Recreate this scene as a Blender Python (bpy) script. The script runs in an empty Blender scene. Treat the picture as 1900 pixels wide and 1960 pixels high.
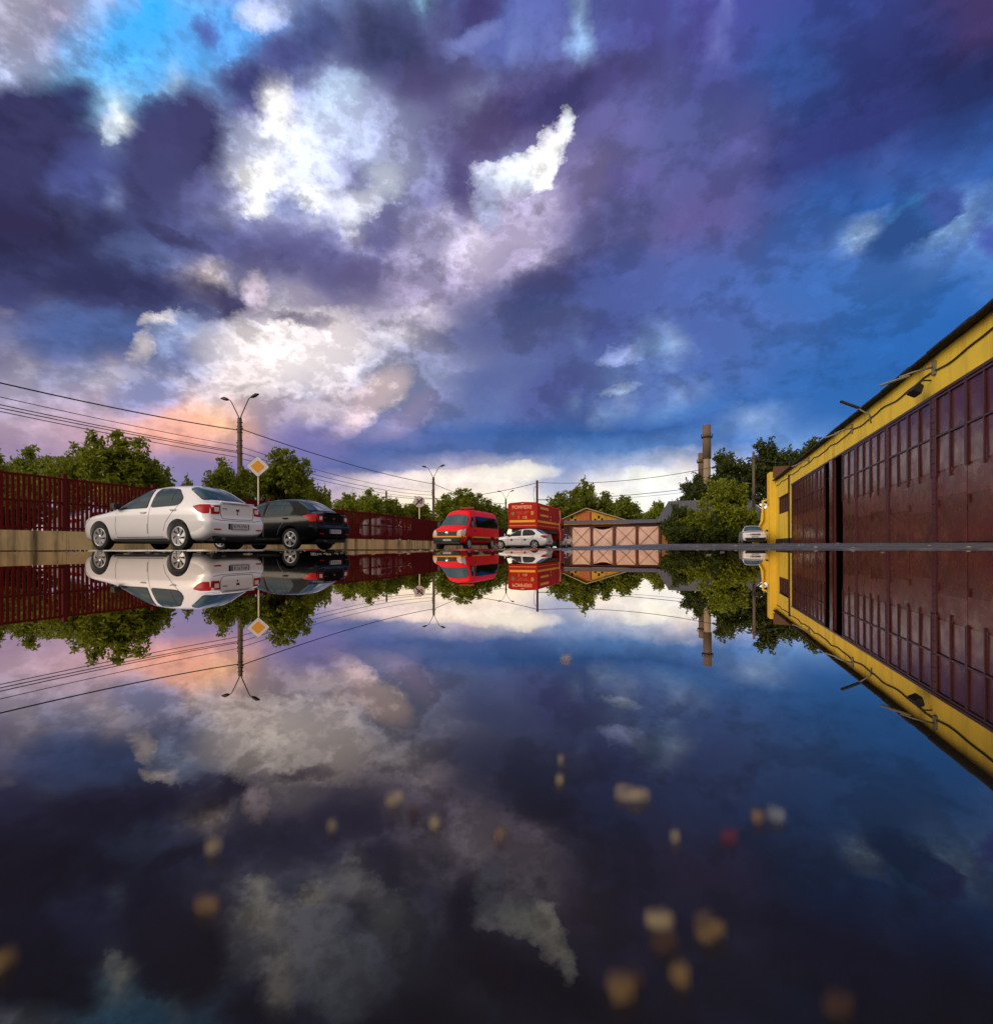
import bpy, bmesh, math, random
from mathutils import Vector, Matrix, noise as mnoise
R = math.radians
PI = math.pi
scene = bpy.context.scene
COL = scene.collection

# ------------------------------------------------------------------ helpers
def srgb(c):
    if isinstance(c, str):
        c = [int(c[i:i + 2], 16) for i in (0, 2, 4)]
    out = []
    for v in c[:3]:
        v = v / 255.0
        out.append(v / 12.92 if v <= 0.04045 else ((v + 0.055) / 1.055) ** 2.4)
    return (*out, 1.0)

def tag(o, label=None, cat=None, group=None, kind=None):
    if label: o['label'] = label
    if cat: o['category'] = cat
    if group: o['group'] = group
    if kind: o['kind'] = kind
    return o

def empty(name, loc=(0, 0, 0), rz=0.0, label=None, cat=None, group=None):
    o = bpy.data.objects.new(name, None)
    COL.objects.link(o)
    o.location = loc
    o.rotation_euler = (0, 0, rz)
    o.empty_display_size = 0.2
    return tag(o, label, cat, group)

def link_mesh(name, me, mat=None, parent=None, smooth=None):
    mats = mat if isinstance(mat, (list, tuple)) else [mat]
    if not me.materials:
        for m in mats:
            if m: me.materials.append(m)
    o = bpy.data.objects.new(name, me)
    COL.objects.link(o)
    if parent: o.parent = parent
    return o

def copy_tree(o, parent=None):
    c = o.copy()
    COL.objects.link(c)
    c.parent = parent
    for ch in list(o.children):
        copy_tree(ch, c)
    return c

class MB:
    """collects shapes and links them as one mesh object"""
    def __init__(s):
        s.bm = bmesh.new()
    def face(s, pts, mi=0):
        try:
            f = s.bm.faces.new([s.bm.verts.new(p) for p in pts])
            f.material_index = mi
            return f
        except ValueError:
            return None
    def hexa(s, p, mi=0):
        # p: eight points, bottom four ccw then top four ccw
        v = [s.bm.verts.new(q) for q in p]
        for idx in ((3, 2, 1, 0), (4, 5, 6, 7), (0, 1, 5, 4), (1, 2, 6, 5), (2, 3, 7, 6), (3, 0, 4, 7)):
            f = s.bm.faces.new([v[i] for i in idx])
            f.material_index = mi
        return v
    def box(s, x0, x1, y0, y1, z0, z1, mi=0, M=None):
        p = [Vector(q) for q in ((x0, y0, z0), (x1, y0, z0), (x1, y1, z0), (x0, y1, z0),
                                 (x0, y0, z1), (x1, y0, z1), (x1, y1, z1), (x0, y1, z1))]
        if M: p = [M @ q for q in p]
        return s.hexa(p, mi)
    def bar(s, a, b, w, h=None, mi=0, up=Vector((0, 0, 1))):
        a, b = Vector(a), Vector(b)
        h = h or w
        d = (b - a).normalized()
        x = d.cross(up)
        if x.length < 1e-4: x = d.cross(Vector((0, 1, 0)))
        x.normalize(); y = x.cross(d).normalized()
        p = []
        for q in (a, b):
            for sx, sy in ((-1, -1), (1, -1), (1, 1), (-1, 1)):
                p.append(q + x * (sx * w / 2) + y * (sy * h / 2))
        return s.hexa(p, mi)
    def tube(s, pts, r, n=8, mi=0, cap=True, smooth=True):
        pts = [Vector(p) for p in pts]
        rr = r if isinstance(r, (list, tuple)) else [r] * len(pts)
        rings = []
        up = None
        for i, p in enumerate(pts):
            d = (pts[min(i + 1, len(pts) - 1)] - pts[max(i - 1, 0)]).normalized()
            if up is None:
                up = Vector((0, 0, 1)) if abs(d.z) < 0.9 else Vector((1, 0, 0))
            x = d.cross(up).normalized(); y = x.cross(d).normalized(); up = y
            rings.append([s.bm.verts.new(p + (x * math.cos(2 * PI * k / n) + y * math.sin(2 * PI * k / n)) * rr[i]) for k in range(n)])
        for a, b in zip(rings[:-1], rings[1:]):
            for k in range(n):
                f = s.bm.faces.new((a[k], a[(k + 1) % n], b[(k + 1) % n], b[k]))
                f.material_index = mi; f.smooth = smooth
        if cap:
            for rg, rev in ((rings[0], True), (rings[-1], False)):
                f = s.bm.faces.new(rg[::-1] if rev else rg); f.material_index = mi
    def lathe(s, prof, n=24, M=None, mi=0, smooth=True):
        # prof: (radius, z) pairs
        rings = []
        for r, z in prof:
            ring = []
            for k in range(n):
                p = Vector((r * math.cos(2 * PI * k / n), r * math.sin(2 * PI * k / n), z))
                ring.append(s.bm.verts.new(M @ p if M else p))
            rings.append(ring)
        for a, b in zip(rings[:-1], rings[1:]):
            for k in range(n):
                f = s.bm.faces.new((a[k], a[(k + 1) % n], b[(k + 1) % n], b[k]))
                f.material_index = mi; f.smooth = smooth
        for rg, rev in ((rings[0], True), (rings[-1], False)):
            f = s.bm.faces.new(rg[::-1] if rev else rg); f.material_index = mi
    def prism(s, pts, h, axis, mi=0):
        """extrude a planar outline by vector h"""
        h = Vector(axis) * h
        a = [s.bm.verts.new(Vector(p)) for p in pts]
        b = [s.bm.verts.new(Vector(p) + h) for p in pts]
        n = len(a)
        for k in range(n):
            f = s.bm.faces.new((a[k], a[(k + 1) % n], b[(k + 1) % n], b[k])); f.material_index = mi
        f = s.bm.faces.new(a[::-1]); f.material_index = mi
        f = s.bm.faces.new(b); f.material_index = mi
    def build(s, name, mat, parent=None, bevel=0, smooth_angle=None, keep=False):
        if not keep:
            bmesh.ops.recalc_face_normals(s.bm, faces=s.bm.faces)
        if bevel:
            bmesh.ops.bevel(s.bm, geom=s.bm.edges[:], offset=bevel, segments=2, affect='EDGES', clamp_overlap=True)
        me = bpy.data.meshes.new(name)
        s.bm.to_mesh(me); s.bm.free()
        if smooth_angle is not None:
            me.shade_smooth() if hasattr(me, 'shade_smooth') else None
            me.set_sharp_from_angle(angle=R(smooth_angle))
        return link_mesh(name, me, mat, parent)

def text_mesh(name, body, size, mat, parent, M, extrude=0.002, align='CENTER', sx=1.0, bold=0.0):
    """real lettering: a font curve turned into a mesh"""
    cu = bpy.data.curves.new('lettering', 'FONT')
    cu.body = body; cu.size = size; cu.extrude = extrude; cu.offset = bold
    cu.align_x = align; cu.align_y = 'CENTER'
    tmp = bpy.data.objects.new('lettering', cu)
    COL.objects.link(tmp)
    dg = bpy.context.evaluated_depsgraph_get()
    me = bpy.data.meshes.new_from_object(tmp.evaluated_get(dg))
    bpy.data.objects.remove(tmp); bpy.data.curves.remove(cu)
    me.name = name
    for v in me.vertices:
        v.co = M @ Vector((v.co.x * sx, v.co.y, v.co.z))
    me.materials.clear(); me.materials.append(mat)
    return link_mesh(name, me, None, parent)

# ------------------------------------------------------------------ materials
def new_mat(name):
    m = bpy.data.materials.new(name); m.use_nodes = True
    nt = m.node_tree
    return m, nt, nt.nodes['Principled BSDF']

def N(nt, t, **kw):
    n = nt.nodes.new(t)
    for k, v in kw.items():
        if k.startswith('i_'):
            n.inputs[int(k[2:]) if k[2:].isdigit() else k[2:].replace('_', ' ')].default_value = v
        else:
            setattr(n, k, v)
    return n

def math_n(nt, op, a, b=None, c=None, clamp=False):
    n = nt.nodes.new('ShaderNodeMath'); n.operation = op; n.use_clamp = clamp
    for i, x in enumerate((a, b, c)):
        if x is None: continue
        if isinstance(x, (int, float)): n.inputs[i].default_value = x
        else: nt.links.new(x, n.inputs[i])
    return n.outputs[0]

def mix_col(nt, fac, a, b, blend='MIX'):
    n = nt.nodes.new('ShaderNodeMix'); n.data_type = 'RGBA'; n.blend_type = blend
    n.clamp_factor = True
    for sock, x in ((n.inputs[0], fac), (n.inputs[6], a), (n.inputs[7], b)):
        if isinstance(x, (int, float)): sock.default_value = x
        elif isinstance(x, tuple): sock.default_value = x
        else: nt.links.new(x, sock)
    return n.outputs[2]

def ramp(nt, fac, stops, interp='LINEAR'):
    n = nt.nodes.new('ShaderNodeValToRGB')
    el = n.color_ramp.elements
    n.color_ramp.interpolation = interp
    while len(el) < len(stops): el.new(0.5)
    for e, (p, c) in zip(el, stops):
        e.position = p
        e.color = c if isinstance(c, tuple) else (c, c, c, 1)
    nt.links.new(fac, n.inputs[0])
    return n.outputs[0]

def noise_n(nt, scale, detail=4, rough=0.55, vec=None, dim='3D', dist=0.0):
    n = nt.nodes.new('ShaderNodeTexNoise'); n.noise_dimensions = dim
    n.inputs['Scale'].default_value = scale
    n.inputs['Detail'].default_value = detail
    n.inputs['Roughness'].default_value = rough
    n.inputs['Distortion'].default_value = dist
    if vec is not None: nt.links.new(vec, n.inputs['Vector'])
    return n

def obj_coord(nt, scale=(1, 1, 1)):
    tc = nt.nodes.new('ShaderNodeTexCoord')
    mp = nt.nodes.new('ShaderNodeMapping')
    mp.inputs['Scale'].default_value = scale
    nt.links.new(tc.outputs['Object'], mp.inputs['Vector'])
    return mp.outputs[0]

def bump(nt, bsdf, height, strength=0.3, dist=0.01):
    b = nt.nodes.new('ShaderNodeBump')
    b.inputs['Strength'].default_value = strength
    b.inputs['Distance'].default_value = dist
    nt.links.new(height, b.inputs['Height'])
    nt.links.new(b.outputs[0], bsdf.inputs['Normal'])

def mat_plain(name, col, rough=0.5, metal=0.0, var=0.12, scale=6.0, spec=0.5, coat=0.0, bmp=0.0):
    """a paint, plastic or metal with a little uneven tone and gloss"""
    m, nt, b = new_mat(name)
    col = srgb(col) if not (isinstance(col, tuple) and len(col) == 4) else col
    v = obj_coord(nt)
    n = noise_n(nt, scale, 5, 0.6, v)
    dark = tuple(c * (1 - var) for c in col[:3]) + (1,)
    lite = tuple(min(1, c * (1 + var)) for c in col[:3]) + (1,)
    c = mix_col(nt, n.outputs['Fac'], dark, lite)
    nt.links.new(c, b.inputs['Base Color'])
    r = math_n(nt, 'MULTIPLY_ADD', n.outputs['Fac'], 0.2 * rough, rough * 0.9)
    nt.links.new(r, b.inputs['Roughness'])
    b.inputs['Metallic'].default_value = metal
    b.inputs['Specular IOR Level'].default_value = spec
    if coat:
        b.inputs['Coat Weight'].default_value = coat
        b.inputs['Coat Roughness'].default_value = 0.03
    if bmp:
        n2 = noise_n(nt, scale * 8, 4, 0.6, v)
        bump(nt, b, n2.outputs['Fac'], bmp, 0.01)
    return m
# ------------------------------------------------------------------ camera
# The phone is held a finger's breadth above the puddle, looking level.
CAM_H = 0.015
scene.render.resolution_x, scene.render.resolution_y = 992, 1024
cam = bpy.data.cameras.new('camera')
cam.sensor_fit = 'HORIZONTAL'
cam.sensor_width = 36.0
cam.lens = 36.0 * 1000 / 1900
cam.shift_y = 65.25 / 1900
cam.clip_start = 0.004
cam.clip_end = 3000
cam.dof.use_dof = True
cam.dof.focus_distance = 14.0
cam.dof.aperture_fstop = 36.0
camo = bpy.data.objects.new('camera', cam)
COL.objects.link(camo)
camo.location = (0, 0, CAM_H)
camo.rotation_euler = (R(90), R(0.166), 0)
scene.camera = camo
scene.view_settings.view_transform = 'Standard'
scene.view_settings.look = 'None'
scene.view_settings.exposure = 0.0
scene.view_settings.gamma = 1.0
scene.render.engine = 'CYCLES'
scene.cycles.max_bounces = 6
scene.cycles.diffuse_bounces = 2
scene.cycles.glossy_bounces = 4
scene.cycles.transparent_max_bounces = 16
scene.cycles.transmission_bounces = 4
scene.cycles.use_adaptive_sampling = True
scene.cycles.adaptive_threshold = 0.02
scene.cycles.use_denoising = True
scene.cycles.sample_clamp_indirect = 4.0

# The yard's long axis points 20.66 degrees right of straight ahead.
PHI = R(20.66)
AX = Vector((math.sin(PHI), math.cos(PHI), 0))      # along the yard, away from the camera
RX = Vector((math.cos(PHI), -math.sin(PHI), 0))     # across the yard, to the right
UP = Vector((0, 0, 1))
def yard(s, t, z=0.0):
    """yard coordinates: s metres across (right +), t metres along, z up"""
    return RX * s + AX * t + UP * z
YARD = Matrix((( RX.x, AX.x, 0, 0), (RX.y, AX.y, 0, 0), (0, 0, 1, 0), (0, 0, 0, 1)))
# cloud masses: bearing and height as thousandths of slope, half sizes, tilt, colour, strength, edge
MASSES = [
    (690, 825, 220, 110, 30, 55, 62, 128, 0.9, 1.6), (550, 915, 95, 85, 40, 50, 92, 165, 0.8, 1.6), (880, 855, 110, 90, 20, 42, 54, 106, 0.9, 1.6),
    (920, 1015, 90, 60, 30, 76, 60, 112, 0.8, 1.6), (480, 795, 50, 95, -15, 108, 106, 175, 0.6, 1.6), (370, 780, 70, 55, 0, 80, 100, 155, 0.6, 1.6),
    (340, 995, 70, 60, 0, 92, 82, 162, 0.6, 1.6), (435, 1017, 9, 40, -20, 150, 165, 225, 0.8, 1.6), (345, 1005, 15, 60, -15, 100, 120, 200, 0.6, 1.6),
    (390, 615, 70, 60, 30, 108, 92, 152, 0.6, 1.6), (550, 445, 220, 130, 0, 74, 114, 185, 0.7, 1.6), (810, 405, 160, 110, 0, 6, 106, 186, 0.75, 1.6),
    (670, 325, 140, 60, 0, 30, 106, 180, 0.7, 1.6), (660, 650, 140, 40, 15, 28, 104, 182, 0.85, 1.6), (740, 707, 45, 9, 20, 100, 130, 205, 0.7, 1.6),
    (890, 615, 75, 45, 30, 130, 170, 222, 0.9, 1.6), (835, 553, 60, 25, 25, 120, 162, 216, 0.8, 1.6), (690, 583, 50, 22, 38, 168, 200, 234, 0.95, 1.6),
    (630, 565, 30, 8, 45, 110, 155, 215, 0.6, 1.6), (807, 620, 18, 10, 30, 110, 150, 205, 0.7, 1.6), (790, 500, 160, 28, 12, 88, 134, 205, 0.6, 1.6),
    (50, 995, 140, 55, 0, 98, 116, 190, 0.8, 1.6), (110, 945, 80, 30, 20, 112, 122, 182, 0.6, 1.6), (-250, 1045, 40, 14, 0, 140, 200, 225, 0.6, 1.6),
    (-215, 1033, 25, 16, 20, 150, 205, 235, 0.75, 1.6), (-145, 1037, 28, 14, 20, 150, 205, 235, 0.75, 1.6), (-310, 1030, 18, 20, 0, 110, 150, 210, 0.7, 1.6),
    (15, 933, 48, 14, 40, 145, 165, 215, 0.7, 1.6), (171, 1017, 13, 42, -8, 180, 222, 246, 0.9, 1.6), (158, 979, 8, 16, -20, 110, 170, 225, 0.7, 1.6),
    (230, 945, 60, 50, 0, 80, 84, 160, 0.5, 1.6), (-290, 795, 110, 105, 0, 178, 192, 222, 0.85, 1.6), (-190, 815, 80, 70, 0, 150, 156, 198, 0.6, 1.6),
    (-45, 830, 22, 45, 10, 165, 175, 205, 0.7, 1.6), (-90, 855, 25, 18, 0, 98, 92, 150, 0.7, 1.6), (-420, 755, 70, 75, -5, 215, 220, 242, 0.9, 1.6),
    (-425, 810, 22, 22, 0, 255, 255, 255, 0.8, 1.6), (-495, 695, 35, 18, 10, 225, 225, 242, 0.8, 1.6), (-330, 685, 40, 30, 0, 170, 175, 215, 0.4, 1.6),
    (-295, 695, 18, 30, 10, 120, 115, 175, 0.7, 1.6), (-275, 615, 20, 18, 0, 232, 225, 235, 0.8, 1.6), (-320, 650, 40, 14, -20, 235, 238, 250, 0.7, 1.6),
    (-205, 620, 16, 50, 5, 115, 112, 166, 0.6, 1.6), (-250, 575, 50, 30, 0, 122, 120, 175, 0.5, 1.6), (-160, 635, 22, 26, 20, 125, 125, 170, 0.6, 1.6),
    (-92, 645, 20, 26, 0, 108, 98, 150, 0.6, 1.6), (10, 660, 18, 45, -5, 205, 210, 225, 0.8, 1.6), (50, 655, 60, 25, 10, 180, 172, 205, 0.6, 1.6),
    (-50, 605, 20, 20, 0, 228, 225, 238, 0.7, 1.6), (40, 595, 70, 60, 40, 172, 160, 190, 0.7, 1.6), (140, 695, 60, 60, 0, 130, 120, 168, 0.6, 1.6),
    (140, 575, 30, 18, 30, 120, 135, 190, 0.6, 1.6), (-495, 1000, 22, 28, 0, 20, 165, 240, 0.85, 1.6), (-575, 960, 30, 30, 0, 30, 170, 240, 0.7, 1.6),
    (-760, 895, 110, 40, 5, 110, 190, 235, 0.7, 1.6), (-930, 935, 70, 45, 10, 185, 195, 228, 0.8, 1.6), (-880, 1023, 75, 30, -10, 165, 152, 182, 0.9, 1.6),
    (-782, 1019, 46, 42, 0, 220, 214, 242, 0.95, 1.6), (-710, 1031, 35, 20, 0, 140, 170, 225, 0.8, 1.6), (-595, 1010, 35, 25, 0, 120, 170, 230, 0.7, 1.6),
    (-560, 1000, 22, 22, 0, 170, 200, 240, 0.7, 1.6), (-615, 923, 24, 34, -10, 186, 216, 246, 0.78, 1.6), (-650, 905, 25, 20, 0, 120, 180, 220, 0.6, 1.6),
    (-600, 880, 14, 20, -20, 110, 200, 240, 0.8, 1.6), (-410, 1023, 22, 20, 20, 200, 215, 240, 0.8, 1.6), (-445, 1033, 25, 12, 0, 100, 115, 175, 0.7, 1.6),
    (-530, 895, 22, 22, 0, 110, 160, 205, 0.6, 1.6), (-470, 855, 40, 28, 0, 92, 88, 158, 0.8, 1.6), (-390, 937, 8, 14, -30, 140, 180, 220, 0.7, 1.6),
    (-345, 960, 15, 14, 0, 80, 150, 210, 0.6, 1.6), (-800, 780, 60, 60, 20, 72, 72, 122, 0.7, 1.6), (-930, 885, 60, 14, -10, 90, 120, 170, 0.7, 1.6),
    (-715, 845, 30, 34, -10, 238, 243, 252, 0.98, 1.6), (-737, 767, 12, 7, 20, 240, 240, 245, 0.8, 1.6), (-750, 850, 20, 22, 0, 150, 185, 215, 0.7, 1.6),
    (-840, 700, 12, 30, 35, 100, 120, 190, 0.6, 1.6), (-725, 645, 30, 16, -20, 170, 185, 225, 0.8, 1.6), (-820, 640, 40, 12, -25, 135, 145, 200, 0.75, 1.6),
    (-770, 645, 50, 35, 0, 82, 98, 168, 0.5, 1.6), (-920, 705, 60, 60, 0, 62, 62, 106, 0.8, 1.6), (-548, 629, 10, 10, 0, 190, 185, 220, 0.8, 1.6),
    (-530, 625, 12, 25, 0, 80, 82, 130, 0.6, 1.6), (-740, 590, 50, 22, 0, 72, 72, 120, 0.7, 1.6), (-510, 575, 90, 30, -20, 88, 92, 150, 0.6, 1.6),
    (-310, 545, 30, 50, 0, 100, 105, 155, 0.5, 1.6), (-910, 565, 30, 10, -20, 92, 108, 158, 0.7, 1.6), (-850, 515, 130, 40, -15, 64, 66, 112, 0.8, 1.6),
    (-560, 505, 12, 8, 0, 150, 140, 175, 0.5, 1.6), (-552, 505, 52, 20, -14, 244, 226, 220, 0.9, 1.6), (-575, 525, 30, 14, 0, 175, 172, 200, 0.7, 1.6),
    (-510, 483, 14, 10, -40, 235, 215, 215, 0.8, 1.6), (-395, 460, 62, 14, -5, 218, 202, 206, 0.85, 1.6), (-355, 500, 18, 14, 0, 165, 155, 185, 0.7, 1.6),
    (-430, 515, 30, 20, 0, 120, 112, 145, 0.6, 1.6), (-760, 385, 95, 25, 5, 76, 98, 158, 0.8, 1.6), (-840, 475, 40, 10, -5, 115, 125, 165, 0.6, 1.6),
    (-930, 455, 50, 30, 0, 72, 76, 122, 0.6, 1.6), (-700, 435, 20, 50, 10, 120, 125, 170, 0.6, 1.6), (-590, 439, 45, 14, 0, 205, 205, 220, 0.8, 1.6),
    (-715, 350, 40, 14, 10, 200, 185, 205, 0.7, 1.6), (-610, 355, 45, 14, 10, 105, 120, 175, 0.8, 1.6), (-530, 430, 30, 30, 0, 150, 160, 200, 0.6, 1.6),
    (-390, 390, 80, 40, 0, 248, 242, 238, 0.8, 1.6), (-310, 420, 30, 12, -20, 150, 142, 160, 0.7, 1.6), (-600, 320, 50, 16, 0, 100, 115, 172, 0.6, 1.6),
    (-745, 305, 40, 20, 10, 205, 195, 210, 0.7, 1.6), (-745, 330, 15, 8, 0, 225, 215, 210, 0.7, 1.6), (-890, 345, 60, 30, 0, 150, 155, 190, 0.6, 1.6),
    (-940, 365, 25, 30, 0, 190, 180, 190, 0.6, 1.6), (-550, 300, 90, 20, 8, 220, 200, 200, 0.8, 1.6), (-840, 245, 160, 36, -5, 196, 166, 182, 0.7, 1.6),
    (-520, 245, 78, 30, 12, 255, 188, 140, 1, 1.6), (-500, 255, 35, 14, 10, 255, 205, 160, 0.7, 1.6), (-650, 230, 75, 24, 5, 250, 182, 150, 0.95, 1.6),
    (-580, 215, 95, 22, 0, 246, 172, 150, 0.85, 1.6), (-430, 285, 90, 30, 10, 205, 188, 195, 0.6, 1.6), (-420, 245, 50, 40, 0, 160, 145, 180, 0.6, 1.6),
    (-830, 215, 160, 18, 5, 185, 150, 165, 0.6, 1.6), (-470, 195, 60, 20, 0, 200, 160, 170, 0.6, 1.6), (-590, 165, 120, 22, 0, 150, 134, 180, 0.6, 1.6),
    (-320, 315, 70, 16, 10, 140, 150, 185, 0.7, 1.6), (-170, 420, 80, 20, 20, 214, 202, 212, 0.85, 1.6), (-210, 395, 70, 25, 15, 190, 188, 202, 0.7, 1.6),
    (-310, 285, 50, 24, 20, 215, 195, 198, 0.7, 1.6), (-100, 285, 50, 25, 20, 150, 155, 190, 0.5, 1.6), (-190, 215, 60, 14, 30, 150, 140, 185, 0.6, 1.6),
    (-310, 230, 40, 14, 20, 110, 110, 170, 0.5, 1.6), (-250, 163, 150, 26, 0, 64, 94, 164, 0.95, 1.6), (-390, 155, 80, 16, 0, 105, 110, 172, 0.6, 1.6),
    (-50, 485, 50, 30, 20, 128, 122, 160, 0.6, 1.6), (-20, 405, 70, 40, 10, 102, 116, 166, 0.6, 1.6), (35, 310, 35, 20, 35, 128, 140, 180, 0.6, 1.6),
    (230, 425, 70, 30, 10, 78, 90, 158, 0.7, 1.6), (160, 395, 14, 12, 30, 140, 180, 220, 0.8, 1.6), (180, 380, 8, 10, 0, 150, 160, 215, 0.7, 1.6),
    (305, 405, 40, 22, 10, 125, 150, 200, 0.8, 1.6), (335, 385, 24, 28, 0, 165, 195, 228, 0.9, 1.6), (290, 380, 25, 8, -10, 135, 175, 215, 0.7, 1.6),
    (230, 325, 60, 25, 10, 105, 130, 185, 0.7, 1.6), (260, 307, 15, 10, 30, 185, 195, 215, 0.85, 1.6), (145, 290, 18, 7, 30, 130, 155, 200, 0.8, 1.6),
    (320, 285, 26, 18, 40, 140, 165, 205, 0.7, 1.6), (210, 260, 30, 9, 50, 160, 180, 212, 0.8, 1.6), (225, 240, 40, 18, 10, 120, 150, 195, 0.8, 1.6),
    (370, 317, 34, 10, 10, 175, 195, 225, 0.9, 1.6), (350, 285, 40, 16, 20, 115, 155, 205, 0.7, 1.6), (350, 300, 28, 8, 25, 80, 105, 165, 0.7, 1.6),
    (350, 255, 60, 18, 0, 92, 140, 200, 0.7, 1.6), (490, 303, 80, 9, 4, 118, 156, 212, 0.8, 1.6), (520, 250, 85, 11, 10, 160, 190, 226, 0.9, 1.6),
    (470, 242, 30, 8, 0, 170, 195, 228, 0.8, 1.6), (610, 275, 80, 10, 8, 85, 135, 205, 0.6, 1.6), (570, 215, 90, 14, 6, 135, 175, 220, 0.8, 1.6),
    (590, 195, 60, 14, 0, 90, 140, 205, 0.7, 1.6), (200, 215, 300, 22, 2, 50, 102, 172, 0.9, 1.6), (430, 275, 110, 12, 0, 50, 110, 182, 0.7, 1.6),
    (0, 167, 220, 20, 0, 60, 100, 166, 0.9, 1.6), (240, 180, 130, 14, 5, 70, 120, 185, 0.6, 1.6), (-130, 183, 70, 6, 0, 85, 115, 178, 0.5, 1.6),
    (450, 175, 120, 16, 0, 76, 132, 200, 0.7, 1.6), (-50, 140, 14, 4, 0, 185, 165, 195, 0.8, 1.6), (140, 140, 60, 22, 5, 140, 160, 200, 0.85, 1.6),
    (110, 110, 40, 16, 0, 150, 162, 200, 0.7, 1.6), (160, 155, 60, 10, 0, 84, 132, 190, 0.7, 1.6), (220, 133, 40, 9, 3, 238, 225, 225, 0.8, 1.6),
    (280, 145, 50, 8, 0, 195, 200, 220, 0.7, 1.6), (365, 140, 25, 22, 0, 255, 240, 232, 0.85, 1.6), (330, 100, 80, 20, 0, 255, 252, 245, 0.8, 1.6),
    (250, 95, 60, 12, 0, 205, 210, 225, 0.6, 1.6), (-310, 110, 40, 14, 0, 190, 170, 188, 0.6, 1.6), (10, 605, 100, 60, 40, 176, 166, 200, 0.6, 1.6),
    (-300, 445, 90, 30, 10, 150, 140, 166, 0.5, 1.6), (550, 525, 180, 90, 10, 66, 110, 186, 0.5, 1.6), (700, 485, 180, 60, 0, 40, 112, 190, 0.5, 1.6),
    (-80, 805, 90, 60, 20, 128, 124, 176, 0.5, 1.6), (380, 445, 110, 90, 0, 84, 104, 172, 0.5, 1.6), (280, 855, 110, 70, 20, 104, 104, 168, 0.55, 1.6),
    (380, 715, 110, 80, 20, 98, 98, 164, 0.5, 1.6), (60, 595, 70, 45, 40, 182, 172, 202, 0.6, 1.6), (-45, 525, 60, 40, 20, 168, 158, 190, 0.55, 1.6),
    (-570, 565, 60, 16, -12, 110, 112, 168, 0.6, 1.6), (-185, 735, 60, 60, 0, 176, 180, 212, 0.6, 1.6), (-80, 625, 20, 30, 0, 190, 186, 214, 0.6, 1.6),
    (10, 565, 60, 30, 40, 184, 172, 200, 0.55, 1.6), (300, 177, 170, 18, 0, 80, 128, 188, 0.8, 1.6), (140, 130, 38, 24, 0, 128, 148, 195, 0.85, 1.6),
    (230, 145, 60, 10, 0, 150, 170, 205, 0.6, 1.6),
]
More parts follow.
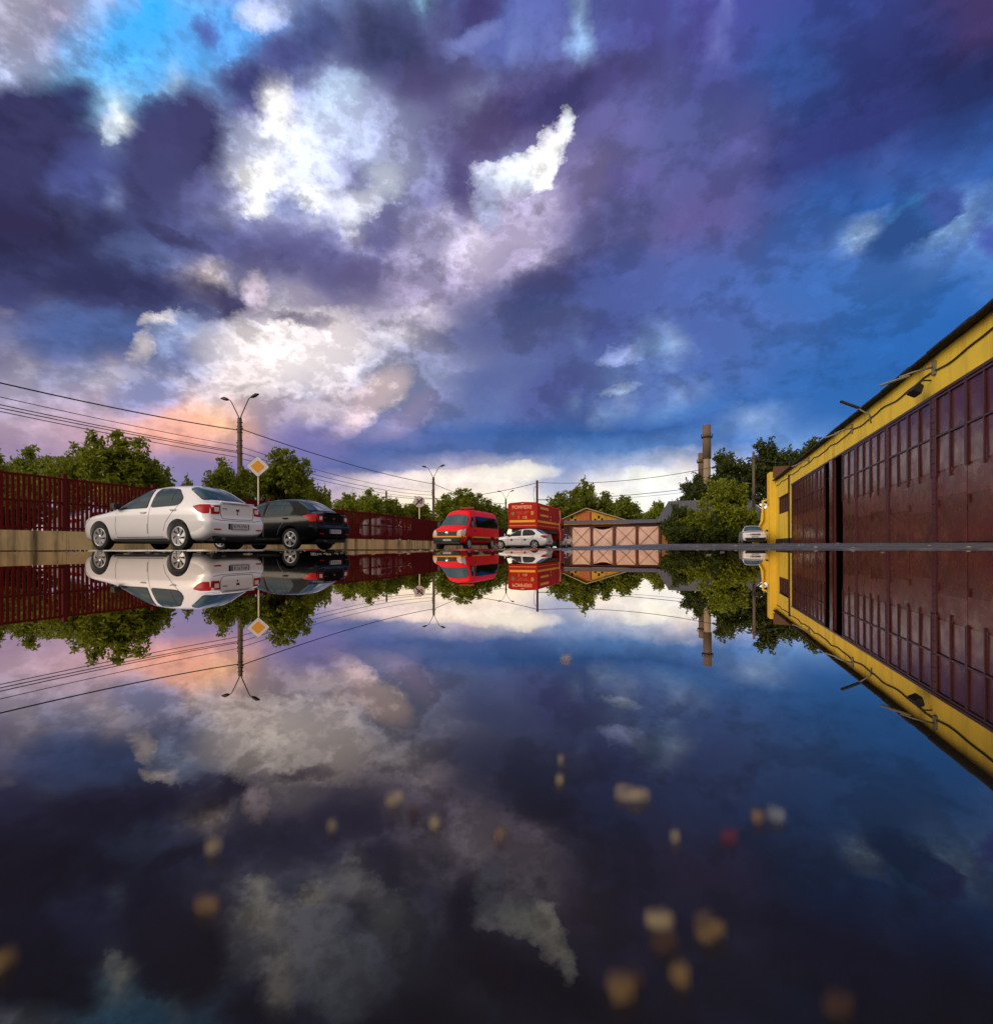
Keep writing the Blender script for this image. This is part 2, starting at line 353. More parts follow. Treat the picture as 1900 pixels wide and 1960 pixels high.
BILLOWS = [
    (595, 595, 90, 35, 30, 66, 106, 180, 0.6, 2), (810, 640, 60, 18, 20, 40, 140, 200, 0.6, 2), (785, 600, 85, 34, 35, 48, 96, 165, 0.95, 2.5),
    (855, 650, 42, 30, 20, 62, 92, 165, 0.95, 2.5), (943, 585, 25, 28, 20, 70, 90, 178, 0.85, 2), (-38, 1027, 55, 34, 30, 74, 66, 124, 0.9, 2),
    (-195, 965, 115, 78, -10, 68, 74, 118, 0.95, 2), (-110, 975, 30, 55, 0, 100, 100, 155, 0.5, 2), (-45, 970, 50, 22, 20, 125, 135, 195, 0.6, 2),
    (90, 850, 200, 52, 22, 84, 74, 126, 0.9, 2), (135, 863, 90, 35, 20, 74, 72, 130, 0.8, 2), (-30, 775, 70, 40, 25, 98, 86, 136, 0.7, 2),
    (-160, 895, 50, 40, 30, 98, 88, 140, 0.5, 2), (-310, 865, 55, 35, 40, 180, 205, 232, 0.7, 2), (-422, 840, 36, 58, 8, 235, 235, 248, 0.95, 2),
    (-445, 705, 40, 45, 0, 252, 252, 255, 0.95, 2), (-358, 673, 35, 22, -25, 240, 242, 252, 0.95, 2), (-450, 652, 26, 20, 0, 255, 255, 255, 0.95, 2),
    (-390, 655, 45, 22, -10, 130, 140, 185, 0.75, 2), (-390, 680, 20, 12, 0, 185, 190, 220, 0.6, 2), (-210, 700, 34, 34, 20, 205, 212, 232, 0.9, 2),
    (-260, 645, 24, 44, -35, 220, 222, 238, 0.9, 2), (-68, 695, 26, 62, 0, 88, 80, 130, 0.9, 2), (35, 705, 65, 30, 10, 205, 215, 230, 0.9, 2),
    (0, 723, 40, 12, 0, 215, 218, 236, 0.9, 2), (55, 723, 48, 22, 22, 232, 238, 248, 0.95, 2), (90, 727, 26, 40, 0, 252, 253, 255, 0.98, 2.5),
    (110, 767, 24, 48, -18, 246, 250, 255, 0.95, 2), (130, 817, 14, 22, -20, 226, 232, 252, 0.85, 2), (-20, 650, 30, 34, 0, 158, 164, 196, 0.9, 2),
    (-60, 577, 40, 34, 0, 216, 206, 226, 0.85, 2), (-165, 560, 40, 32, 0, 176, 168, 202, 0.7, 2), (230, 810, 50, 30, 20, 110, 106, 170, 0.7, 2),
    (260, 705, 50, 30, 20, 108, 102, 170, 0.7, 2), (240, 615, 90, 60, 20, 76, 88, 146, 0.6, 2), (-660, 973, 150, 72, 5, 66, 170, 238, 0.95, 2),
    (-650, 1020, 28, 40, 0, 14, 170, 242, 0.9, 2), (-670, 985, 70, 30, 10, 34, 168, 238, 0.7, 2), (-510, 975, 90, 45, 5, 84, 160, 232, 0.85, 2),
    (-548, 983, 18, 34, 10, 80, 104, 178, 0.85, 2), (-450, 1017, 42, 26, -15, 196, 206, 240, 0.9, 2), (-480, 895, 52, 34, 5, 72, 76, 134, 0.95, 2),
    (-395, 940, 62, 38, -10, 78, 84, 146, 0.85, 2), (-340, 985, 45, 50, 0, 74, 84, 140, 0.8, 2), (-895, 790, 120, 95, -10, 64, 64, 110, 0.98, 2.5),
    (-810, 855, 36, 35, 0, 66, 74, 128, 0.9, 2), (-732, 797, 20, 18, 20, 190, 205, 220, 0.85, 2), (-605, 780, 92, 88, 0, 70, 68, 116, 0.98, 2.5),
    (-650, 845, 40, 22, 0, 66, 72, 120, 0.8, 2), (-650, 705, 70, 80, 0, 74, 74, 122, 0.9, 2), (-780, 715, 60, 60, -20, 82, 92, 156, 0.7, 2),
    (-890, 615, 150, 58, -8, 56, 53, 92, 0.95, 2), (-550, 675, 50, 35, 30, 104, 104, 162, 0.6, 2), (-620, 600, 60, 14, -18, 72, 70, 116, 0.8, 2),
    (-380, 555, 120, 40, -15, 92, 90, 142, 0.75, 2), (-270, 515, 70, 45, 0, 98, 92, 136, 0.8, 2), (-660, 560, 75, 26, -5, 100, 116, 168, 0.75, 2),
    (-715, 495, 210, 50, -6, 65, 66, 112, 0.95, 2), (-510, 465, 60, 24, -20, 76, 72, 112, 0.9, 2), (-460, 490, 24, 30, -25, 195, 180, 195, 0.85, 2),
    (-780, 410, 150, 45, 0, 82, 106, 164, 0.9, 2), (-650, 435, 30, 13, 10, 238, 228, 226, 0.78, 2), (-605, 405, 62, 32, 0, 150, 166, 206, 0.9, 2),
    (-678, 383, 24, 26, 15, 232, 220, 222, 0.78, 2), (-560, 380, 46, 22, 15, 92, 108, 162, 0.9, 2), (-410, 373, 140, 66, 0, 236, 226, 226, 0.95, 2),
    (-480, 330, 60, 30, 20, 228, 214, 214, 0.85, 2), (-310, 395, 60, 50, 20, 225, 215, 218, 0.8, 2), (-380, 437, 72, 11, -8, 128, 118, 140, 0.85, 2),
    (-670, 290, 60, 32, 5, 152, 158, 206, 0.9, 2), (-215, 300, 52, 32, 30, 222, 202, 206, 0.95, 2), (-265, 250, 62, 24, 38, 214, 192, 202, 0.9, 2),
    (-160, 255, 70, 22, 35, 160, 150, 190, 0.7, 2), (-360, 195, 80, 40, 10, 118, 114, 174, 0.8, 2), (90, 455, 160, 60, 22, 84, 94, 146, 0.9, 2),
    (140, 515, 110, 40, 20, 80, 80, 132, 0.8, 2), (110, 445, 60, 45, 0, 74, 90, 146, 0.7, 2), (10, 315, 110, 40, 20, 88, 104, 162, 0.7, 2),
    (110, 295, 80, 35, 25, 86, 96, 160, 0.8, 2), (230, 505, 80, 60, 30, 76, 98, 168, 0.7, 2), (240, 365, 42, 17, 15, 140, 156, 206, 0.9, 2),
    (235, 300, 35, 9, 10, 150, 170, 205, 0.85, 2), (-190, 130, 90, 14, 3, 232, 212, 212, 0.8, 2), (-70, 133, 110, 14, 2, 246, 226, 216, 0.9, 2),
    (40, 140, 70, 14, 2, 250, 232, 220, 0.9, 2), (300, 130, 60, 16, 0, 252, 236, 226, 0.85, 2), (-310, 805, 70, 60, 0, 196, 206, 232, 0.5, 2),
    (-365, 745, 60, 40, 0, 205, 210, 236, 0.6, 2), (110, 425, 80, 30, 20, 92, 100, 150, 0.5, 2), (-120, 595, 50, 50, 0, 172, 166, 200, 0.6, 2),
    (-150, 505, 60, 40, 10, 160, 150, 185, 0.6, 2), (-50, 545, 50, 40, 30, 190, 178, 205, 0.6, 2),
]
GRID_X = [-950, -680, -410, -135, 135, 410, 680, 950]
GRID_Z = [1045, 895, 745, 595, 445, 295, 195, 130, 85, -3]
GRID = [
    [(185, 182, 205), (80, 168, 235), (130, 150, 205), (75, 85, 130), (92, 100, 170), (85, 85, 170), (58, 78, 155), (72, 60, 112)],
    [(120, 135, 180), (85, 160, 215), (110, 115, 175), (105, 98, 150), (95, 92, 150), (76, 84, 155), (62, 72, 138), (42, 55, 108)],
    [(65, 65, 110), (72, 78, 128), (195, 200, 232), (140, 145, 192), (112, 106, 156), (92, 98, 160), (50, 66, 138), (45, 100, 180)],
    [(58, 56, 92), (85, 95, 150), (120, 120, 172), (118, 112, 165), (125, 115, 165), (100, 92, 152), (60, 108, 182), (95, 140, 205)],
    [(75, 80, 130), (85, 105, 160), (140, 135, 160), (160, 152, 180), (86, 94, 150), (76, 98, 168), (70, 115, 185), (10, 100, 180)],
    [(180, 172, 200), (165, 168, 202), (200, 192, 205), (130, 142, 182), (86, 106, 168), (70, 115, 185), (35, 108, 180), (20, 105, 185)],
    [(150, 132, 168), (200, 160, 168), (150, 132, 170), (78, 104, 170), (62, 104, 170), (70, 122, 195), (50, 115, 190), (40, 115, 190)],
    [(140, 128, 172), (135, 130, 178), (122, 124, 178), (235, 218, 210), (225, 220, 220), (240, 232, 228), (150, 180, 215), (60, 120, 190)],
    [(150, 140, 180), (150, 140, 178), (160, 150, 178), (248, 228, 205), (248, 234, 215), (250, 244, 236), (215, 220, 228), (100, 150, 200)],
    [(220, 190, 170), (220, 190, 170), (240, 215, 185), (255, 236, 190), (255, 240, 205), (252, 240, 220), (230, 225, 220), (150, 180, 210)],
]
# ------------------------------------------------------------------ sky
# Broken storm cloud in the world shader: soft bands of colour by compass bearing (-46..46 degrees)
# and by height above the horizon, with harder edged billows over them, both torn by noise.
import numpy as np
NR, NC = 25, 64
STEP, BACK = 2.0, 1.15
SAT, LIFT = 0.88, 1.20
SUN_EL, SUN_AZ = R(22), R(238)
def lin_np(c):
    c = np.asarray(c, float) / 255.0
    return np.where(c <= 0.04045, c / 12.92, ((c + 0.055) / 1.055) ** 2.4)
def tone(img):
    grey = img.mean(axis=-1, keepdims=True)
    return np.clip((np.clip(grey + (img - grey) * SAT, 0, 1) ** 1.13) * LIFT, 0, 1)
def lay_out_sky():
    """colour of the cloud deck on a grid of bearings and heights"""
    A, E = np.meshgrid(np.radians(np.linspace(-46, 46, NC)), np.radians(np.arange(NR) * STEP))
    px = 1000 * np.tan(A); pz = 1000 * np.tan(E) / np.cos(A)
    gx = np.array(GRID_X, float); gz = np.array(GRID_Z, float)[::-1]
    G = lin_np(GRID)[::-1]
    i = np.clip(np.searchsorted(gx, px) - 1, 0, len(gx) - 2); j = np.clip(np.searchsorted(gz, pz) - 1, 0, len(gz) - 2)
    a = np.clip((px - gx[i]) / (gx[i + 1] - gx[i]), 0, 1)[..., None]; b = np.clip((pz - gz[j]) / (gz[j + 1] - gz[j]), 0, 1)[..., None]
    a = a * a * (3 - 2 * a)
    img = (G[j, i] * (1 - a) + G[j, i + 1] * a) * (1 - b) + (G[j + 1, i] * (1 - a) + G[j + 1, i + 1] * a) * b
    for mx, mz, ru, rv, rot, cr, cg, cb, s, p in MASSES:
        r = math.radians(rot); dx = px - mx; dz = pz - mz
        u = dx * math.cos(r) + dz * math.sin(r); v = dz * math.cos(r) - dx * math.sin(r)
        k = (s * np.exp(-0.7 * ((u / ru) ** 2 + (v / rv) ** 2) ** p))[..., None]
        img = img * (1 - k) + lin_np((cr, cg, cb)) * k
    return tone(img)
sky_rows = lay_out_sky()

def build_world():
    w = bpy.data.worlds.new('World'); scene.world = w
    w.use_nodes = True
    nt = w.node_tree; nt.nodes.clear(); L = nt.links.new
    out = nt.nodes.new('ShaderNodeOutputWorld')
    tc = nt.nodes.new('ShaderNodeTexCoord')
    sep = nt.nodes.new('ShaderNodeSeparateXYZ'); L(tc.outputs['Generated'], sep.inputs[0])
    x, y, z = sep.outputs
    az = math_n(nt, 'MULTIPLY', math_n(nt, 'ARCTAN2', x, y), 180 / PI)
    zc = math_n(nt, 'MAXIMUM', z, 0.0)
    el = math_n(nt, 'MULTIPLY', math_n(nt, 'ARCSINE', zc), 180 / PI)
    vm = nt.nodes.new('ShaderNodeVectorMath'); vm.operation = 'MULTIPLY'; L(tc.outputs['Generated'], vm.inputs[0]); vm.inputs[1].default_value = (1, 1, 1.5)
    n1 = noise_n(nt, 7.0, 6, 0.60, vm.outputs[0])
    nq = nt.nodes.new('ShaderNodeSeparateColor'); L(n1.outputs['Color'], nq.inputs[0])
    da = math_n(nt, 'SUBTRACT', nq.outputs[0], 0.5); db = math_n(nt, 'SUBTRACT', nq.outputs[1], 0.5)
    amp = math_n(nt, 'MINIMUM', math_n(nt, 'MULTIPLY_ADD', el, 0.35, 1.5), 9.0)
    azw = math_n(nt, 'MULTIPLY_ADD', da, amp, az)
    elw = math_n(nt, 'MULTIPLY_ADD', db, math_n(nt, 'MULTIPLY', amp, 0.7), el)
    half = NC // 2
    fl = math_n(nt, 'MULTIPLY_ADD', azw, 1 / 92.0, 0.5)
    banks = []
    for q in range(2):
        lo, hi = q * half, (q + 1) * half
        x0, x1 = lo / (NC - 1), (hi - 1) / (NC - 1)
        banks.append((math_n(nt, 'MULTIPLY_ADD', fl, 1 / (x1 - x0), -x0 / (x1 - x0), clamp=True), lo, hi, x0))
    def band(row, lo, hi):
        g = bpy.data.node_groups.new('cloud band', 'ShaderNodeTree')
        g.interface.new_socket('bearing', in_out='INPUT', socket_type='NodeSocketFloat')
        g.interface.new_socket('colour', in_out='OUTPUT', socket_type='NodeSocketColor')
        gi = g.nodes.new('NodeGroupInput'); go = g.nodes.new('NodeGroupOutput')
        cols = [tuple(float(q) for q in row[k]) + (1.0,) for k in range(lo, hi)]
        c = ramp(g, gi.outputs[0], [(k / (len(cols) - 1), q) for k, q in enumerate(cols)], 'LINEAR')
        g.links.new(c, go.inputs[0])
        return g
    def chain(fac, lo, hi):
        cur = None
        for i in range(NR):
            gn = nt.nodes.new('ShaderNodeGroup'); gn.node_tree = band(sky_rows[i], lo, hi)
            L(fac, gn.inputs[0]); c = gn.outputs[0]
            if cur is None: cur = c
            else:
                t = math_n(nt, 'MULTIPLY_ADD', elw, 1 / STEP, -(i - 1), clamp=True)
                cur = mix_col(nt, t, cur, c)
        return cur
    sky = None
    for fac, lo, hi, x0 in banks:
        c = chain(fac, lo, hi)
        if sky is None: sky = c
        else:
            j0 = x0 - 1 / (NC - 1)
            sky = mix_col(nt, math_n(nt, 'MULTIPLY_ADD', fl, NC - 1, -j0 * (NC - 1), clamp=True), sky, c)
    # billows: each an ellipse on the sky with a ragged edge
    yc = math_n(nt, 'MAXIMUM', y, 0.05)
    sx = math_n(nt, 'MULTIPLY', math_n(nt, 'DIVIDE', x, yc), 1000); sz = math_n(nt, 'MULTIPLY', math_n(nt, 'DIVIDE', z, yc), 1000)
    rag = math_n(nt, 'MINIMUM', math_n(nt, 'MULTIPLY_ADD', sz, 0.20, 14), RAG)
    n6 = noise_n(nt, 15.0, 6, 0.66, vm.outputs[0])
    n6s = nt.nodes.new('ShaderNodeSeparateColor'); L(n6.outputs['Color'], n6s.inputs[0])
    cmb = nt.nodes.new('ShaderNodeCombineXYZ')
    L(math_n(nt, 'ADD', sx, math_n(nt, 'MULTIPLY', math_n(nt, 'SUBTRACT', n6s.outputs[0], 0.5), rag)), cmb.inputs[0])
    L(math_n(nt, 'ADD', sz, math_n(nt, 'MULTIPLY', math_n(nt, 'SUBTRACT', n6s.outputs[1], 0.5), rag)), cmb.inputs[1])
    # (inside an ellipse the strength is a quadratic in the two slopes: six numbers per billow)
    ps = nt.nodes.new('ShaderNodeVectorMath'); ps.operation = 'SCALE'; L(cmb.outputs[0], ps.inputs[0]); ps.inputs['Scale'].default_value = 0.001
    pp = nt.nodes.new('ShaderNodeSeparateXYZ'); L(ps.outputs[0], pp.inputs[0])
    q2 = nt.nodes.new('ShaderNodeCombineXYZ')
    L(math_n(nt, 'MULTIPLY', pp.outputs[0], pp.outputs[0]), q2.inputs[0]); L(math_n(nt, 'MULTIPLY', pp.outputs[0], pp.outputs[1]), q2.inputs[1]); L(math_n(nt, 'MULTIPLY', pp.outputs[1], pp.outputs[1]), q2.inputs[2])
    q1 = nt.nodes.new('ShaderNodeCombineXYZ'); L(pp.outputs[0], q1.inputs[0]); L(pp.outputs[1], q1.inputs[1]); q1.inputs[2].default_value = 1.0
    lin_src = q1.outputs[0]
    for q, (mx, mz, ru, rv, rot, cr, cg, cb, s, p) in enumerate(BILLOWS):
        if q % 6 == 0:      # keeps the shader working through the list in order
            ma = nt.nodes.new('ShaderNodeVectorMath'); ma.operation = 'MULTIPLY_ADD'
            L(sky, ma.inputs[0]); ma.inputs[1].default_value = (1e-7, 1e-7, 1e-7); L(q1.outputs[0], ma.inputs[2])
            lin_src = ma.outputs[0]
        c_, s_ = math.cos(R(rot)), math.sin(R(rot))
        X, Z, iu, iv = mx / 1000, mz / 1000, (1000 / ru) ** 2, (1000 / rv) ** 2
        A = c_ * c_ * iu + s_ * s_ * iv; Bq = 2 * c_ * s_ * (iu - iv); C = s_ * s_ * iu + c_ * c_ * iv
        D = -2 * A * X - Bq * Z; E = -2 * C * Z - Bq * X; F = A * X * X + Bq * X * Z + C * Z * Z
        e1, e0 = (1.95, 0.20) if p < 2.4 else (1.5, 0.55)
        m = -s / (e1 - e0)
        da_ = nt.nodes.new('ShaderNodeVectorMath'); da_.operation = 'DOT_PRODUCT'; L(q2.outputs[0], da_.inputs[0]); da_.inputs[1].default_value = (A * m, Bq * m, C * m)
        db_ = nt.nodes.new('ShaderNodeVectorMath'); db_.operation = 'DOT_PRODUCT'; L(lin_src, db_.inputs[0]); db_.inputs[1].default_value = (D * m, E * m, (F - e1) * m)
        c = tone(lin_np((cr, cg, cb)))
        sky = mix_col(nt, math_n(nt, 'ADD', da_.outputs['Value'], db_.outputs['Value']), sky, (float(c[0]), float(c[1]), float(c[2]), 1.0))
    # scud: darker shreds with crisp rims, and brighter tufts where the cloud is already pale
    def step(v, lo, hi):
        mr = nt.nodes.new('ShaderNodeMapRange'); mr.interpolation_type = 'SMOOTHSTEP'
        mr.inputs[1].default_value = lo; mr.inputs[2].default_value = hi; L(v, mr.inputs[0]); return mr.outputs[0]
    fade = math_n(nt, 'MULTIPLY_ADD', el, 1 / 14.0, -0.15, clamp=True)
    shred = step(math_n(nt, 'MULTIPLY_ADD', n6s.outputs[2], 0.35, nq.outputs[2]), 0.63, 0.76)
    rim = step(math_n(nt, 'MULTIPLY_ADD', n6s.outputs[2], 0.35, nq.outputs[2]), 0.58, 0.66)
    lum = nt.nodes.new('ShaderNodeRGBToBW'); L(sky, lum.inputs[0])
    pale = step(lum.outputs[0], 0.10, 0.45)
    tuft = step(n6s.outputs[1], 0.50, 0.60)
    gain = math_n(nt, 'ADD', math_n(nt, 'MULTIPLY', math_n(nt, 'MULTIPLY', math_n(nt, 'SUBTRACT', rim, shred), pale), RIM), math_n(nt, 'MULTIPLY', shred, -SHRED))
    gain = math_n(nt, 'ADD', gain, math_n(nt, 'MULTIPLY', math_n(nt, 'MULTIPLY_ADD', pale, 0.7, 0.3), math_n(nt, 'MULTIPLY_ADD', tuft, TUFT, -0.4 * TUFT)))
    gain = math_n(nt, 'MULTIPLY_ADD', gain, fade, 1.0)
    gv = nt.nodes.new('ShaderNodeVectorMath'); gv.operation = 'SCALE'; L(sky, gv.inputs[0]); L(gain, gv.inputs['Scale'])
    bg1 = nt.nodes.new('ShaderNodeBackground'); L(gv.outputs[0], bg1.inputs[0]); bg1.inputs[1].default_value = 1.0
    # clearing sky behind the photographer and overhead
    st = nt.nodes.new('ShaderNodeTexSky'); st.sky_type = 'NISHITA'; st.sun_disc = False
    st.sun_elevation = SUN_EL; st.sun_rotation = SUN_AZ
    bg2 = nt.nodes.new('ShaderNodeBackground'); L(st.outputs[0], bg2.inputs[0]); bg2.inputs[1].default_value = 0.12
    bg3 = nt.nodes.new('ShaderNodeBackground'); bg3.inputs[0].default_value = (1.0, 0.86, 0.74, 1); bg3.inputs[1].default_value = BACK
    n3 = noise_n(nt, 3.0, 3, 0.6, vm.outputs[0])
    cover = math_n(nt, 'MULTIPLY_ADD', n3.outputs['Fac'], 4.0, -1.3, clamp=True)
    mb = nt.nodes.new('ShaderNodeMixShader'); L(cover, mb.inputs[0]); L(bg2.outputs[0], mb.inputs[1]); L(bg3.outputs[0], mb.inputs[2])
    aa = math_n(nt, 'ABSOLUTE', az)
    fa = math_n(nt, 'MULTIPLY_ADD', aa, 1 / 35.0, -52 / 35.0, clamp=True)
    fe = math_n(nt, 'MULTIPLY_ADD', el, 1 / 20.0, -50 / 20.0, clamp=True)
    fb = math_n(nt, 'MAXIMUM', fa, fe)
    ms = nt.nodes.new('ShaderNodeMixShader'); L(fb, ms.inputs[0]); L(bg1.outputs[0], ms.inputs[1]); L(mb.outputs[0], ms.inputs[2])
    L(ms.outputs[0], out.inputs['Surface'])
    w.cycles.sampling_method = 'MANUAL'
    w.cycles.sample_map_resolution = 512
RAG, SHRED, RIM, TUFT = 100.0, 0.24, 0.30, 0.26
build_world()
sun = bpy.data.lights.new('sun', 'SUN')
sun.energy = 1.4; sun.angle = R(24); sun.color = (1.0, 0.86, 0.68)
suno = bpy.data.objects.new('sun', sun); COL.objects.link(suno)
_d = Vector((math.sin(SUN_AZ) * math.cos(SUN_EL), math.cos(SUN_AZ) * math.cos(SUN_EL), math.sin(SUN_EL)))
suno.rotation_euler = _d.to_track_quat('Z', 'Y').to_euler()
suno.location = (0, 0, 40)
# ------------------------------------------------------------------ ground, road, water
def sst(a, b, x):
    t = max(0.0, min(1.0, (x - a) / (b - a)))
    return t * t * (3 - 2 * t)

FENCE_A = Vector((-13.78, 14.5, 0))                 # a point under the fence
FENCE_D = Vector((0.3024, 0.9532, 0)).normalized()  # the fence runs this way
FENCE_N = Vector((FENCE_D.y, -FENCE_D.x, 0))        # from the fence into the yard
def fence_side(p):
    return (Vector((p[0], p[1], 0)) - FENCE_A).dot(FENCE_N)

def puddle_edge(th):
    """distance from the phone to the edge of the puddle, by bearing"""
    c = math.cos(th); s = math.sin(th)
    f = (2.15 - 0.44 * sst(0.15, 0.9, s / max(c, 0.3))) / max(c, 0.6)
    w = sst(0.2, 0.62, c)
    d = f * w + 2.1 * (1 - w)
    d = min(d, 3.4)
    d *= 1 + 0.10 * (mnoise.noise(Vector((c * 3, s * 3, 1.7)))) + 0.05 * mnoise.noise(Vector((c * 14, s * 14, 5.1)))
    return d

def ground_z(x, y):
    s = x * RX.x + y * RX.y
    r = math.hypot(x, y)
    left = -0.0062 * max(0, y - 2.0)
    left = max(left, -0.235)
    left += 0.20 * sst(58, 75, y)
    right = 0.036 * sst(1.9, 9.0, math.hypot(x, y))
    far = sst(0.04, 0.34, x / y) if y > 0.3 else sst(-7.0, 3.0, s)
    z = left * (1 - far) + right * far
    z = z * (1 - sst(90, 160, r)) - 0.05 * sst(90, 160, r)
    z += 0.004
    e = puddle_edge(math.atan2(x, y))
    z = z if r > e else -0.018 * sst(0, 0.5, e - r) + 0.004
    if r > 3: z += 0.006 * mnoise.noise(Vector((x * 0.35, y * 0.35, 0)))
    return z

def build_ground():
    m, nt, b = new_mat('wet_asphalt')
    v = obj_coord(nt)
    n1 = noise_n(nt, 0.45, 6, 0.6, v); n2 = noise_n(nt, 22, 6, 0.75, v); n3 = noise_n(nt, 9, 5, 0.65, v)
    base = ramp(nt, n2.outputs['Fac'], [(0.34, (0.03, 0.028, 0.027, 1)), (0.50, (0.10, 0.092, 0.086, 1)), (0.64, (0.34, 0.31, 0.29, 1))])
    col = mix_col(nt, ramp(nt, n3.outputs['Fac'], [(0.40, 0.0), (0.60, 0.85)]), base, (0.03, 0.03, 0.034, 1))
    # standing water on the low left side of the yard, damp gravelly tarmac towards the garage
    sx = nt.nodes.new('ShaderNodeSeparateXYZ'); nt.links.new(v, sx.inputs[0])
    s = math_n(nt, 'SUBTRACT', sx.outputs[0], math_n(nt, 'MULTIPLY', sx.outputs[1], 0.14))
    s = math_n(nt, 'ADD', s, math_n(nt, 'MULTIPLY_ADD', n3.outputs['Fac'], 0.8, -0.4))
    dry = math_n(nt, 'MULTIPLY_ADD', s, 1.6, 0.2, clamp=True)
    rr = ramp(nt, n1.outputs['Fac'], [(0.40, 0.35), (0.56, 0.85)])
    rr = math_n(nt, 'ADD', math_n(nt, 'MULTIPLY', rr, dry), 0.02)
    nt.links.new(rr, b.inputs['Roughness'])
    nt.links.new(math_n(nt, 'MULTIPLY_ADD', dry, -0.38, 0.5), b.inputs['Specular IOR Level'])
    nt.links.new(mix_col(nt, dry, (0.012, 0.012, 0.013, 1), col), b.inputs['Base Color'])
    bp = nt.nodes.new('ShaderNodeBump'); bp.inputs['Distance'].default_value = 0.004
    nt.links.new(math_n(nt, 'MULTIPLY', dry, 0.5), bp.inputs['Strength']); nt.links.new(n2.outputs['Fac'], bp.inputs['Height'])
    nt.links.new(bp.outputs[0], b.inputs['Normal'])
    bm = bmesh.new()
    NS = 220
    rad = [0.0]
    r = 0.12
    while r < 1500:
        rad.append(r); r *= 1.055 if r < 4 else 1.09
    rings = []
    for r in rad[1:]:
        rings.append([bm.verts.new((r * math.sin(2 * PI * k / NS), r * math.cos(2 * PI * k / NS),
                                    ground_z(r * math.sin(2 * PI * k / NS), r * math.cos(2 * PI * k / NS)))) for k in range(NS)])
    c = bm.verts.new((0, 0, ground_z(0, 0.001)))
    for k in range(NS): bm.faces.new((c, rings[0][(k + 1) % NS], rings[0][k]))
    for a, b2 in zip(rings[:-1], rings[1:]):
        for k in range(NS): bm.faces.new((a[k], a[(k + 1) % NS], b2[(k + 1) % NS], b2[k]))
    for f in bm.faces: f.smooth = True
    bmesh.ops.recalc_face_normals(bm, faces=bm.faces)
    me = bpy.data.meshes.new('ground'); bm.to_mesh(me); bm.free()
    if me.polygons[0].normal.z < 0: me.flip_normals()
    tag(link_mesh('ground', me, m), kind='structure')

    # the puddle: still water over dark tarmac
    w = bpy.data.materials.new('puddle_water'); w.use_nodes = True
    nt = w.node_tree; nt.nodes.clear(); L = nt.links.new
    out = nt.nodes.new('ShaderNodeOutputMaterial')
    fr = nt.nodes.new('ShaderNodeFresnel'); fr.inputs['IOR'].default_value = 1.333
    k = math_n(nt, 'POWER', math_n(nt, 'MULTIPLY', fr.outputs[0], WATER_SHEEN, clamp=True), 1.25)
    gl = nt.nodes.new('ShaderNodeBsdfGlossy'); gl.inputs['Roughness'].default_value = 0.0
    gl.inputs['Color'].default_value = (0.95, 0.88, 0.82, 1)
    df = nt.nodes.new('ShaderNodeBsdfDiffuse')
    v = obj_coord(nt); n2 = noise_n(nt, 60, 4, 0.65, v)
    L(mix_col(nt, n2.outputs['Fac'], (0.003, 0.003, 0.004, 1), (0.016, 0.014, 0.012, 1)), df.inputs['Color'])
    mx = nt.nodes.new('ShaderNodeMixShader'); L(k, mx.inputs[0]); L(df.outputs[0], mx.inputs[1]); L(gl.outputs[0], mx.inputs[2])
    L(mx.outputs[0], out.inputs['Surface'])
    bm = bmesh.new()
    vs = []
    NE = 360
    for k in range(NE):
        th = 2 * PI * k / NE
        d = puddle_edge(th) + 0.05
        vs.append(bm.verts.new((d * math.sin(th), d * math.cos(th), 0)))
    c = bm.verts.new((0, 0, 0))
    for k in range(NE): bm.faces.new((c, vs[(k + 1) % NE], vs[k]))
    bmesh.ops.recalc_face_normals(bm, faces=bm.faces)
    me = bpy.data.meshes.new('water'); bm.to_mesh(me); bm.free()
    if me.polygons[0].normal.z < 0: me.flip_normals()
    tag(link_mesh('water', me, w), kind='structure')

    # raised street beyond the fence
    rm = mat_plain('street_tarmac', (70, 70, 74), 0.6, var=0.25, scale=2.0)
    mb = MB()
    a = FENCE_A + FENCE_D * -40 - FENCE_N * 0.16; b3 = FENCE_A + FENCE_D * 140 - FENCE_N * 0.16
    out1 = FENCE_N * -60
    z = ROAD_Z
    mb.hexa([Vector((p.x, p.y, zz)) for zz in (z - 1.2, z) for p in (a + out1, a, b3, b3 + out1)])
    tag(mb.build('road', rm), kind='structure')
WATER_SHEEN = 2.65
ROAD_Z = 0.42
build_ground()

